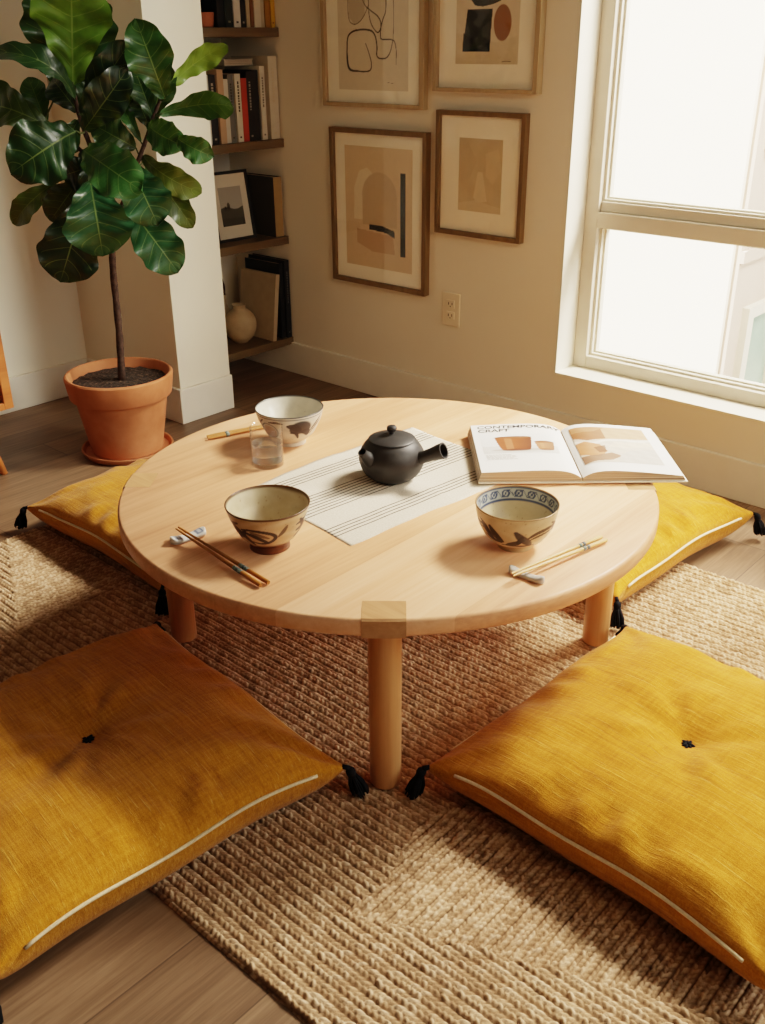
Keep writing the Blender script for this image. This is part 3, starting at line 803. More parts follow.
def pb(I,col):
    col[:,:3]=lin(206,208,204)[:3]
    m=(I[:,2]>.5)&(np.abs(np.abs(I[:,0])-.62)<.2)&(np.abs(I[:,1])<.75); blend(col,m.astype(float),(62,84,122),.75)
    m=(I[:,2]>.5)&(np.abs(np.abs(I[:,0])-.62)<.08)&(np.abs(I[:,1])<.4); blend(col,m.astype(float),(200,206,210),.8)
def pg(I,col):
    col[:,:3]=lin(186,182,174)[:3]
    m=(I[:,2]>.5)&(np.abs(np.abs(I[:,0])-.62)<.18)&(np.abs(I[:,1])<.6); blend(col,m.astype(float),(206,204,198),.7)
rest((-.107,-.436,T+.0003),math.atan2(.070,.013),'blue and white porcelain chopstick rest under the brown chopsticks',.070,.030,pb,.007)
rest((.446,-.146,T+.0003),math.atan2(.003,.066),'plain grey ceramic chopstick rest under the pale chopsticks',.068,.021,pg,.006)
# ------------------------------------------------------------------ open book
bo=empty('open_book',(.3105,.254,T+.0038),'open hardback book with ceramic photographs, one corner overhanging the table edge','book',None,math.atan2(.670,.742))
# local x runs along the lower edge (right), local y up the page
PW,PH=.208,.272
def prof_l(s):   # s 0 at gutter .. 1 outer edge -> height of the left block's top
    return .0105+.0195*(1-math.exp(-s*9))-.0060*s**1.6
def prof_r(s):
    return .0105+.0195*(1-math.exp(-s*9))*(1-.62*s**1.3)-.0045*s**2
for sgn,pf,nm in ((-1,prof_l,'left'),(1,prof_r,'right')):
    n=40; v=[];f=[]
    xs=[sgn*(.0015+(PW-.0015)*(k/n)**1.4) for k in range(n+1)]
    hs=[pf((k/n)**1.4) for k in range(n+1)]
    # the block's underside lifts to the spine; fore edge slopes
    for y in (0,PH):
        for k in range(n+1): v.append((xs[k]+(sgn*.004 if k==n else 0)*0,y,hs[k]))
        for k in range(n+1): v.append((xs[k]*1.0+sgn*.006*(k/n)**2,y,.0035))
    m=n+1
    for k in range(n):
        f.append((k,k+1,2*m+k+1,2*m+k)); f.append((m+k,m+k+1,3*m+k+1,3*m+k))
        f.append((k,k+1,m+k+1,m+k)); f.append((2*m+k,2*m+k+1,3*m+k+1,3*m+k))
    f.append((n,m+n,3*m+n,2*m+n)); f.append((0,m,3*m,2*m))
    blk=MB().add(v,f); me=blk.mesh('page_block')
    me.polygons.foreach_set('material_index',[0 if (p.normal.z>.5) else 1 for p in me.polygons])
    ob=auto(link('page_block',me,[M['page'],M['edges']],bo),35)
cv=MB().box(-PW-.006,-.006,-.004,PH+.004,0,.003).box(.006,PW+.010,-.004,PH+.004,0,.003).box(-.007,.007,-.004,PH+.004,0,.0022)
cv.build('cover',M['white_trim'],bo,.0008)
def page_surface(name,sgn,pf,x0,x1,y0,y1,nx,ny,fn):
    v=[];f=[];U=np.zeros((nx+1,ny+1));V=np.zeros((nx+1,ny+1))
    for i in range(nx+1):
        for j in range(ny+1):
            x=x0+(x1-x0)*i/nx; y=y0+(y1-y0)*j/ny
            v.append((x,y,pf(min(1,abs(x)/PW))+.0004)); U[i,j]=i/nx; V[i,j]=j/ny
    q=lambda i,j:i*(ny+1)+j
    for i in range(nx):
        for j in range(ny): f.append((q(i,j),q(i+1,j),q(i+1,j+1),q(i,j+1)))
    me=MB().add(v,f).mesh(name); o=link(name,me,M['page_print'],bo,(0,0,0),(0,0,0),True)
    col=np.ones((nx+1,ny+1,4)); fn(U,V,col); set_col(me,col.reshape(-1,4)); return o
def ell(U,V,cx,cy,rx,ry): return np.clip((1.08-np.hypot((U-cx)/rx,(V-cy)/ry))/.12,0,1)
def pic_left(U,V,col):
    col[...,:3]=lin(222,222,220)[:3]; blend(col,(V<.36),(206,204,200),1); blend(col,np.clip((V-.5)*1.2,0,1),(232,232,230),.8)
    blend(col,ell(U,V,.52,.15,.40,.07),(150,140,132),.55)
    for cx,w,h,c1,c2 in ((.44,.25,.66,(150,86,54),(104,56,36)),(.84,.13,.40,(170,116,84),(130,86,60))):
        b0=.15
        wid=w*(.72+.28*np.clip((V-b0)/h,0,1)**.6); m=((np.abs(U-cx)<wid)&(V>b0)&(V<b0+h)).astype(float)
        blend(col,m,c1); blend(col,m*np.clip((U-cx)/wid,0,1),c2,.9); blend(col,m*(np.abs(U-cx+.3*w)<w*.2),(196,138,100),.45)
        blend(col,m*(np.sin(V*90)>.6),c2,.25)
        blend(col,ell(U,V,cx,b0+h,w,.06),(96,54,34),1); blend(col,ell(U,V,cx,b0+h-.012,w*.9,.045),(140,88,58),1)
        blend(col,ell(U,V,cx,b0,w*.72,.05),c2,.9)
page_surface('photo_print',-1,prof_l,-.193,-.030,.098,.208,110,76,pic_left)
def pic_right(U,V,col):
    col[...,:3]=lin(208,196,182)[:3]
    blend(col,inpoly(U,V,[(0,.72),(.3,.62),(.62,.66),(1,.70),(1,1),(0,1)]),(196,158,124),1)
    blend(col,inpoly(U,V,[(0,.70),(.16,.60),(.42,.66),(.42,1),(0,1)]),(150,96,62),.95); blend(col,inpoly(U,V,[(0,.84),(.3,.86),(.5,1),(0,1)]),(176,128,92),.9)
    blend(col,np.clip(1.3-seg_dist(U,V,[(0,.60),(.2,.52),(.45,.62),(.8,.62),(1,.66)])/.03,0,1),(232,224,214),.95)
    blend(col,inpoly(U,V,[(0,.25),(.22,.14),(.36,.30),(.30,.48),(.12,.58),(0,.54)]),(190,132,94),1)
    blend(col,inpoly(U,V,[(.22,.20),(.40,.26),(.52,.18),(.36,.06),(.14,.04),(0,.0),(0,.2)]),(142,104,80),.95)
    blend(col,inpoly(U,V,[(.2,.40),(.36,.46),(.34,.28),(.24,.26)]),(120,74,48),.85)
    blend(col,inpoly(U,V,[(.42,.0),(1,.0),(1,.42),(.66,.34),(.5,.2)]),(196,190,182),.9)
    blend(col,inpoly(U,V,[(.40,.42),(.66,.40),(1,.50),(1,.60),(.5,.56)]),(222,206,186),.9)
    col[...,:3]*=(.94+.06*np.sin(U*23+V*31)*np.sin(V*17-U*9))[...,None]
page_surface('photo_print',1,prof_r,.014,.182,.046,.252,120,120,pic_right)
def text_on_page(s,size,x,y,mat,pf,shear=0,bold=0,parent=bo):
    cu=bpy.data.curves.new('page_title','FONT'); cu.body=s; cu.size=size; cu.shear=shear; cu.offset=bold; cu.resolution_u=3
    tmp=bpy.data.objects.new('page_title',cu); C.objects.link(tmp)
    bpy.context.view_layer.update()
    dg=bpy.context.evaluated_depsgraph_get(); me=bpy.data.meshes.new_from_object(tmp.evaluated_get(dg))
    bpy.data.objects.remove(tmp); bpy.data.curves.remove(cu)
    bm=bmesh.new(); bm.from_mesh(me); bmesh.ops.triangulate(bm,faces=bm.faces); bmesh.ops.subdivide_edges(bm,edges=[e for e in bm.edges if e.calc_length()>.006],cuts=2)
    for vv in bm.verts:
        X=vv.co.x+x; Y=vv.co.y+y; vv.co=(X,Y,pf(min(1,abs(X)/PW))+.0005)
    bm.to_mesh(me); bm.free(); me.name='page_title'
    return link('page_title',me,mat,parent)
text_on_page('CONTEMPORARY',.0235,-.196,.246,M['ink'],prof_l,.12,.0005)
text_on_page('CRAFT',.0235,-.196,.224,M['ink'],prof_l,.12,.0005)
# grey body copy under the left photograph, too fine to read
cp=MB(); rn=random.Random(4)
for k in range(5):
    y=.088-k*.006; x=-.190; x1=-.190+rn.uniform(.05,.064)
    while x<x1:
        w=rn.uniform(.004,.010); pts=[(x,y),(x+w,y),(x+w,y+.0016),(x,y+.0016)]
        cp.add([(a,b_,prof_l(abs(a)/PW)+.0005) for a,b_ in pts],[(0,1,2,3)]); x+=w+.0015
cp.build('body_copy',M['ink_soft'],bo)

# ------------------------------------------------------------------ framed prints on the wall
def framed(name,x0,x1,z0,z1,mx0,mx1,mz0,mz1,ax0,ax1,az0,az1,wmat,label,fn,depth=.03,n=110):
    o=empty(name,((x0+x1)/2,YA,(z0+z1)/2),label,'framed print','framed prints on the wall')
    k=(YA-.02+1.385)/(YA+1.385)
    x0,x1,mx0,mx1,ax0,ax1=[1.236+(q-1.236)*k for q in (x0,x1,mx0,mx1,ax0,ax1)]
    z0,z1,mz0,mz1,az0,az1=[1.232+(q-1.232)*k for q in (z0,z1,mz0,mz1,az0,az1)]
    o.location=((x0+x1)/2,YA,(z0+z1)/2)
    cx,cz=(x0+x1)/2,(z0+z1)/2; X=lambda v:v-cx; Zz=lambda v:v-cz
    fr=MB().box(X(x0),X(mx0),-depth,0,Zz(z0),Zz(z1)).box(X(mx1),X(x1),-depth,0,Zz(z0),Zz(z1)).box(X(mx0),X(mx1),-depth,0,Zz(z0),Zz(mz0)).box(X(mx0),X(mx1),-depth,0,Zz(mz1),Zz(z1))
    fr.build('frame',wmat,o,.0015)
    MB().box(X(mx0),X(mx1),-.012,-.001,Zz(mz0),Zz(mz1)).build('mat_board',M['mat_board'],o)
    nx=n; nz=int(n*(az1-az0)/(ax1-ax0)); v=[];f=[]
    gx=np.linspace(ax0,ax1,nx+1); gz=np.linspace(az0,az1,nz+1); GX,GZ=np.meshgrid(gx,gz,indexing='ij')
    v=np.stack([GX-cx,np.full(GX.shape,-.0126),GZ-cz],-1).reshape(-1,3).tolist()
    q=lambda i,j:i*(nz+1)+j
    f=[(q(i,j),q(i+1,j),q(i+1,j+1),q(i,j+1)) for i in range(nx) for j in range(nz)]
    me=MB().add(v,f).mesh('print'); pr=link('print',me,M['art'],o)
    col=np.ones(GX.shape+(4,)); fn((GX-ax0)/k,(GZ-az0)/k,(ax1-ax0)/k,(az1-az0)/k,col); set_col(me,col.reshape(-1,4))
    MB().box(X(mx0),X(mx1),-.0215,-.0200,Zz(mz0),Zz(mz1)).build('glazing',M['picture_glass'],o)
    return o
def art_lines(X,Z,w,h,col):
    col[...,:3]=lin(222,208,182)[:3]; blend(col,.5+.5*np.sin(X*9+1),(212,196,170),.4)
    P=lambda pts:[((x-130)/445*w,(585-y)/6.375*.00275) for x,y in pts]
    def st(pts,wd,rgb=(40,34,28),a=.95,lo=.5): blend(col,np.clip((1.2-seg_dist(X,Z,P(pts),taper(wd,lo)))/.4,0,1),rgb,a)
    blend(col,inpoly(X,Z,P([(200,-60),(205,70),(235,116),(275,100),(305,50),(310,-60)])),(170,152,124),.6)
    st([(310,255),(330,320),(345,390),(338,440),(300,452),(250,448),(210,440),(190,390),(188,290),(196,205),(230,168),(285,157),(345,165),(372,205),(382,280),(380,335),(400,358),(440,353),(465,310),(482,230)],.0030)
    st([(250,450),(205,438),(190,385),(188,290)],.0045,(30,26,22),.95,.3)
    st([(500,400),(502,310),(492,245),(470,228),(412,224),(404,190),(408,120),(390,70),(345,28),(310,-8),(290,-60)],.0022)
    st([(330,-80),(333,40),(348,120),(382,176),(402,160),(420,90),(438,30),(440,-90)],.0020)
    st([(482,230),(486,120),(484,-90)],.0016,(90,76,60))
    st([(197,-90),(203,75),(235,118),(275,100),(305,55),(330,-10)],.0016,(90,76,60))
    st([(240,-160),(300,-210),(400,-190),(440,-90)],.0025); st([(445,525),(470,530),(490,534)],.0007,(120,104,84))
framed('abstract_line_print',-1.416,-.955,1.026,1.68,-1.399,-.975,1.040,1.665,-1.345,-1.030,1.080,1.60,M['frame_light'],'light wood framed print of loose black line loops, upper left of the four',art_lines,.026,150)
def art_blocks(X,Z,w,h,col):
    col[...,:3]=lin(218,200,170)[:3]
    P=lambda pts:[((x-155)/405*w,(408-y)/6.375*.00275) for x,y in pts]
    blend(col,inpoly(X,Z,P([(155,205),(300,250),(420,270),(560,225),(560,408),(155,408)])),(204,186,152),.6)
    blend(col,inpoly(X,Z,P([(245,-10),(460,-10),(440,12),(390,32),(325,44),(275,36)])),(42,44,42))
    blend(col,inpoly(X,Z,P([(240,-10),(470,-10),(470,-160),(240,-160)])),(42,44,42))
    blend(col,inpoly(X,Z,P([(228,60),(390,60),(378,330),(200,330)])),(44,46,44))
    blend(col,inpoly(X,Z,P([(204,208),(265,240),(305,315),(345,280),(382,255),(378,330),(200,330)])),(18,18,18),.9)
    E_=P([(455,147)])[0]; blend(col,np.clip((1.04-np.hypot((X-E_[0])/(.055*w/.405),(Z-E_[1])/.0485))/.06,0,1),(142,96,58))
    st=seg_dist(X,Z,P([(460,392),(485,388),(515,390)])); blend(col,np.clip(1.3-st/.0012,0,1),(60,48,36),.9)
framed('abstract_block_print',-.915,-.517,1.084,1.62,-.901,-.535,1.096,1.607,-.836,-.601,1.164,1.54,M['frame_light'],'light wood framed print of black blocks and a brown oval beside the window',art_blocks,.030,120)
def art_arch(X,Z,w,h,col):
    U=X/w; V=1-Z/h
    col[...,:3]=lin(216,192,156)[:3]
    blend(col,inpoly(U,V,[(.13,.60),(.14,.34),(.22,.20),(.34,.17),(.44,.22),(.34,.32),(.28,.44),(.28,.60)]),(230,214,184),.95)
    blend(col,np.clip((1.03-np.hypot((U-.52)/.26,(V-.40)/.20))/.05,0,1)*(V<.40)+((np.abs(U-.52)<.26)&(V>=.40)&(V<.64)),(196,172,138),.9)
    blend(col,inpoly(U,V,[(.17,.68),(.72,.71),(.75,.86),(.40,.86),(.17,.80)]),(194,162,128),.95)
    blend(col,inpoly(U,V,[(.36,.635),(.55,.632),(.74,.665),(.75,.725),(.62,.69),(.36,.675)]),(38,38,36))
    blend(col,inpoly(U,V,[(.825,.19),(.905,.19),(.905,.868),(.83,.868)]),(34,36,36))
framed('abstract_arch_print',-1.391,-.940,.419,.958,-1.374,-.957,.436,.941,-1.327,-1.010,.485,.900,M['frame_dark'],'brown framed print of beige arches with one thin black upright bar',art_arch,.026,120)
def art_tonal(X,Z,w,h,col):
    U=X/w; V=1-Z/h
    col[...,:3]=lin(204,184,150)[:3]
    blend(col,.5+.5*np.sin(U*9+3*np.sin(V*5)),(192,170,138),.5)
    blend(col,inpoly(U,V,[(.45,.45),(.56,.45),(.68,.84),(.45,.88),(.36,.80)]),(222,204,172),.8)
    blend(col,inpoly(U,V,[(.0,.10),(.2,.05),(.42,.3),(.30,.5),(.1,.62),(0,.6)]),(194,174,142),.8); blend(col,inpoly(U,V,[(.62,.2),(.9,.12),(1,.4),(.8,.6),(.64,.5)]),(214,194,160),.6)
    blend(col,inpoly(U,V,[(0,.90),(.4,.84),(1,.92),(1,1),(0,1)]),(216,198,166),.7)
framed('tonal_beige_print',-.901,-.553,.645,1.030,-.886,-.568,.660,1.015,-.812,-.641,.726,.950,M['frame_dark'],'brown framed small faint beige print with wide mat, above the outlet',art_tonal,.026,90)

# ------------------------------------------------------------------ alcove shelves and what stands on them
SZ=[1.276,.905,.550,.150]
for z,lb in zip(SZ,('topmost wood shelf in the alcove, holding a clay cup and books','wood alcove shelf holding the red book','wood alcove shelf holding the small framed photograph','lowest wood alcove shelf, holding the round vase')):
    o=MB().box(-1.9575,-1.632,PY1+.001,YA-.0005,z-.030,z).build('wall_shelf',M['shelf'],None,.002); tag(o,lb,'shelf','alcove wall shelves')
def book(label,x,y0,y1,z,zt,depth,rgb,group='books on the alcove shelves',lean=0,marks=None,spine=None):
    """upright book, spine towards +x; origin at the foot of its spine"""
    w=y1-y0; h=zt-z; rgb=tuple(int(q*.86) for q in rgb)  # cover colours darkened to carry the alcove's shade
    key='cover_%d_%d_%d'%rgb
    if key not in M: M[key]=plain('book_'+key,rgb,.6,.04,30)
    o=empty('book',(x,(y0+y1)/2,z+.0005),label,'book',group); o.rotation_euler=(lean,0,0)
    t_=.0022
    c=MB().box(-depth,0,-w/2,-w/2+t_,0,h).box(-depth,0,w/2-t_,w/2,0,h).box(-.003,0,-w/2+t_,w/2-t_,0,h)
    mats=[M[key],M[key]]
    if spine:
        k2='cover_%d_%d_%d'%spine
        if k2 not in M: M[k2]=plain('book_'+k2,spine,.6,.04,30)
        c.box(-.001,.0006,-w/2,w/2,0,h,1); mats[1]=M[k2]
    if marks:
        km='mark_%d_%d_%d'%marks
        if km not in M: M[km]=plain('spine_'+km,marks,.6,.02)
        rn=random.Random(int(y0*1e4)); zz=h*.45; mats[1]=M[km]
        while zz<h*.86:
            q=rn.uniform(.004,.010); c.box(-.001,.0006,-w*.12,w*.14,zz,zz+q,1); zz+=q+rn.uniform(.002,.004)
        c.box(-.001,.0006,-w*.15,w*.15,h*.06,h*.06+.006,1)
    c.build('cover',mats,o)
    MB().box(-depth+.005,-.003,-w/2+t_,w/2-t_,.003,h-.003).build('page_block',M['edges'],o)
    return o
s=SZ[1]
book('pale grey book leftmost on the shelf with the red book',-1.648,.905,.932,s,1.130,.17,(206,198,182))
book('black book between the pale grey and pinkish tan books',-1.652,.936,.967,s,1.130,.18,(28,26,24),marks=(150,140,120))
book('pinkish tan book right of the black book, shelf with red book',-1.644,.970,.996,s,1.146,.17,(206,170,136))
book('short white book right of the pinkish tan book',-1.650,.999,1.020,s,1.114,.16,(222,214,198))
book('grey book between two white books on the shelf with the red book',-1.652,1.022,1.047,s,1.128,.17,(116,116,110),marks=(60,60,58))
book('cream book directly left of the red book',-1.646,1.050,1.075,s,1.130,.18,(224,214,194),marks=(60,54,46))
book('bright red-orange book, the only red spine on the shelves',-1.648,1.078,1.104,s,1.115,.17,(188,62,34))
book('black book directly right of the red book',-1.650,1.106,1.134,s,1.136,.18,(24,22,22),marks=(130,124,112))
book('black book second right of the red book',-1.652,1.136,1.163,s,1.140,.18,(30,26,24))
book('tall off-white book just right of the two black books',-1.646,1.167,1.190,s,1.152,.19,(222,212,192),marks=(96,86,72))
book('tallest cream book at the right end beside the wall, shelf with red book',-1.644,1.208,1.250,s,1.184,.20,(222,210,186),marks=(190,176,150))
M['pale_cover']=plain('pale_cover',(160,152,136),.6)
o=empty('book',(-1.70,1.115,1.1545),'pale grey book lying flat across the upright books','book','books on the alcove shelves')
MB().box(-.19,0,-.062,.075,0,.002).box(-.19,0,-.062,.075,.020,.022).box(-.19,0,-.062,-.060,.002,.020).build('cover',M['pale_cover'],o)
MB().box(-.186,-.004,-.060,.072,.002,.020).build('page_block',M['edges'],o)
s=SZ[0]
book('black book behind the clay cup on the topmost shelf',-1.735,.930,.985,s,1.50,.16,(24,24,24))
book('black book right of the clay cup on the topmost shelf',-1.655,1.000,1.030,s,1.50,.18,(20,20,20))
book('dark green book left of the white book on the topmost shelf',-1.650,1.031,1.065,s,1.51,.19,(34,44,38),marks=(120,120,100))
book('white book on the topmost shelf',-1.648,1.067,1.097,s,1.49,.17,(224,216,200),marks=(60,54,48))
book('slim black book between white and beige books, topmost shelf',-1.650,1.100,1.123,s,1.48,.17,(26,24,24),marks=(140,130,116))
book('slim beige book left of the brown book, topmost shelf',-1.650,1.126,1.142,s,1.46,.16,(196,176,144))
book('brown book on the topmost shelf',-1.648,1.144,1.157,s,1.47,.16,(130,80,40))
book('cream book right of the brown book, topmost shelf',-1.646,1.159,1.189,s,1.50,.18,(222,208,182))
book('grey beige book left of the mustard books, topmost shelf',-1.650,1.191,1.209,s,1.49,.17,(190,174,146))
book('dark mustard book left of the bright yellow book',-1.648,1.211,1.235,s,1.48,.17,(170,118,30))
book('bright yellow book at the right end of the topmost shelf',-1.646,1.237,1.256,s,1.47,.16,(222,168,30),marks=(120,80,20))
M['cup_clay']=plain('cup_clay',(150,84,50),.7,.1,30)
o=auto(MB().lathe([(.0005,.002),(.024,.0),(.027,.002),(.0315,.044),(.0300,.0455),(.0285,.044),(.0245,.006),(.0005,.005)],48).build('clay_cup',M['cup_clay'],None,loc=(-1.672,.960,SZ[0]+.0004)),40)
tag(o,'small terracotta clay cup at the left of the topmost shelf','cup')
# small framed photograph
s=SZ[2]
M['black_frame']=plain('black_frame',(26,24,22),.5,.05)
o=empty('photo_frame',(-1.705,1.065,s+.0006),'black framed black and white landscape photograph leaning on the third shelf','photo frame'); o.rotation_euler=(0,math.radians(-9),math.radians(-2))
fw,fh,bw=.184,.252,.011
MB().box(-.014,0,-fw/2,-fw/2+bw,0,fh).box(-.014,0,fw/2-bw,fw/2,0,fh).box(-.014,0,-fw/2+bw,fw/2-bw,0,bw).box(-.014,0,-fw/2+bw,fw/2-bw,fh-bw,fh).box(-.016,-.012,-fw/2+bw,fw/2-bw,bw,fh-bw).build('frame',M['black_frame'],o,.001)
M['mat_shaded']=plain('mat_board_shaded',(204,196,178),.8,.02)  # white mat toned down, alcove shade put into its colour
MB().box(-.0115,-.007,-fw/2+bw,fw/2-bw,bw,fh-bw).build('mat_board',M['mat_shaded'],o)
n=60; gy=np.linspace(-.053,.053,n+1); gz=np.linspace(.056,.196,n+1); GY,GZ=np.meshgrid(gy,gz,indexing='ij')
me=MB().add(np.stack([np.full(GY.shape,-.0066),GY,GZ],-1).reshape(-1,3).tolist(),[(i*(n+1)+j,(i+1)*(n+1)+j,(i+1)*(n+1)+j+1,i*(n+1)+j+1) for i in range(n) for j in range(n)]).mesh('print')
link('print',me,M['art'],o); U=(GY+.053)/.106; V=(GZ-.056)/.14; col=np.ones(U.shape+(4,))
col[...,:3]=lin(150,148,140)[:3]; blend(col,np.clip((.95-V)*1.5,0,1),(176,172,162),.7); blend(col,(V<.46+.04*np.sin(U*7)),(70,72,66),1); blend(col,(V<.2),(52,54,50),.7)
blend(col,np.clip(1.3-np.hypot((U-.36)/.06,(V-.50)/.09),0,1)*3,(30,30,30),.9); blend(col,np.clip(1.3-np.hypot((U-.22)/.05,(V-.46)/.05),0,1)*3,(30,30,30),.9)
set_col(me,col.reshape(-1,4))
MB().box(-.0045,-.0035,-fw/2+bw,fw/2-bw,bw,fh-bw).build('glazing',M['picture_glass'],o)
book('large dark grey book with a tan spine beside the framed photograph',-1.646,1.205,1.246,s,.770,.235,(58,52,44),spine=(150,124,82))
# lowest shelf
s=SZ[3]
M['vase']=plain('cream_stoneware',(180,158,124),.6,.08,20)
pr=smooth_profile([(.026,0),(.030,.004),(.052,.027),(.0640,.066),(.0570,.102),(.036,.127),(.0250,.134),(.0245,.142),(.0280,.150)],.004)
o=auto(MB().lathe([(.0005,.002),(.022,.0)]+pr+[(.0265,.1505),(.0225,.142),(.023,.135),(.033,.126),(.0005,.110)],64).build('round_vase',M['vase'],None,loc=(-1.735,1.070,s+.0004)),50)
tag(o,'round cream stoneware vase with a narrow neck on the lowest shelf','vase')
o=auto(MB().lathe([(.0005,.002),(.024,0),(.030,.01),(.032,.06),(.020,.10),(.011,.118),(.011,.150),(.0135,.158),(.010,.157),(.008,.12),(.0005,.118)],40).build('bottle_vase',M['vase'],None,loc=(-1.888,1.118,s+.0004)),50)
tag(o,'slim pale bottle vase holding a dried stem behind the round vase','vase')
o=MB().tube([(-1.888,1.119,s+.121),(-1.887,1.124,s+.16),(-1.882,1.116,s+.195),(-1.872,1.100,s+.240)],[.0035,.004,.008,.002],8).build('dried_stem',M['bark'],None,0,True)
tag(o,'dark dried stem standing in the slim bottle vase','stem')
book('large cream book leaning on the black books behind the round vase',-1.634,1.148,1.167,s+.001,.412,.205,(200,180,146),lean=math.radians(-7.5))
book('black book right behind the leaning cream book, lowest shelf',-1.642,1.206,1.226,s,.448,.20,(22,22,24))
book('black book nearest the window wall, lowest shelf',-1.634,1.228,1.252,s,.458,.21,(28,28,32),marks=(84,84,84))
# ------------------------------------------------------------------ sideboard at the left edge
o=empty('sideboard',(-1.80,-.62,0),'teak sideboard with an open front against the left wall, cut by the left edge','sideboard')
bx0,bx1,by0,by1,bz0,bz1=-.255,.240,-.60,.612,.205,.74
for y in (by0,by1-.030): MB().box(bx0,bx1,y,y+.030,bz0,bz1).build('side_panel',M['orange_wood'],o,.002)
MB().box(bx0,bx1-.0,by0+.030,by1-.030,bz0,bz0+.022).build('bottom_panel',M['orange_wood'],o,.001)
MB().box(bx0,bx1,by0+.030,by1-.030,bz1-.022,bz1).build('top_panel',M['orange_wood'],o,.001)
M['dark_back']=plain('dark_back_board',(46,32,22),.7)
MB().box(bx0,bx0+.012,by0+.030,by1-.030,bz0+.022,bz1-.022).build('back_panel',M['dark_back'],o)
MB().box(bx0+.012,bx1-.02,-.012,.012,bz0+.022,bz1-.022).build('divider',M['dark_back'],o)
for x in (bx0+.06,bx1-.035):
    for y in (by0+.10,by1-.115):
        sx=.03 if x>0 else -.03; sy=.045 if y>0 else -.045
        MB().tube([(x,y,bz0+.001),(x+sx,y+sy,0.0)],[.018,.0115],20).build('leg',M['orange_wood'],o,0,True)

# ------------------------------------------------------------------ potted fig
SX,SY=-1.437,.302
o=auto(MB().lathe([(.0005,.004),(.132,.0),(.142,.002),(.150,.018),(.149,.021),(.144,.020),(.136,.008),(.0005,.008)],72).build('plant_saucer',M['terracotta'],None,loc=(SX,SY,.0004)),40)
tag(o,'round terracotta saucer on the floor under the plant pot','saucer')
pz=.009
pl=empty('potted_fiddle_leaf_fig',(SX,SY,pz),'tall fiddle leaf fig tree in a terracotta pot by the white pillar','plant')
auto(MB().lathe([(.0005,.002),(.112,.0),(.116,.003),(.148,.186),(.149,.188),(.161,.189),(.1635,.192),(.1725,.252),(.1725,.257),(.168,.262),(.163,.262),(.1585,.257),(.148,.20),(.146,.195),(.0005,.19)],96).build('pot',M['terracotta'],pl),40)
v=[(0,0,.236)];f=[]
rn=random.Random(5)
for k in range(1,13):
    for a in range(48):
        r=.1535*k/12; t=2*math.pi*a/48
        v.append((r*math.cos(t),r*math.sin(t),.232+.006*noise.noise(Vector((r*50*math.cos(t),r*50*math.sin(t),0)))+(.004*(1-k/12))))
for a in range(48): f.append((0,1+a,1+(a+1)%48))
for k in range(11):
    for a in range(48): f.append((1+k*48+a,1+(k+1)*48+a,1+(k+1)*48+(a+1)%48,1+k*48+(a+1)%48))
MB().add(v,f).build('soil',M['soil'],pl,0,True)
O=Vector((SX,SY,pz))
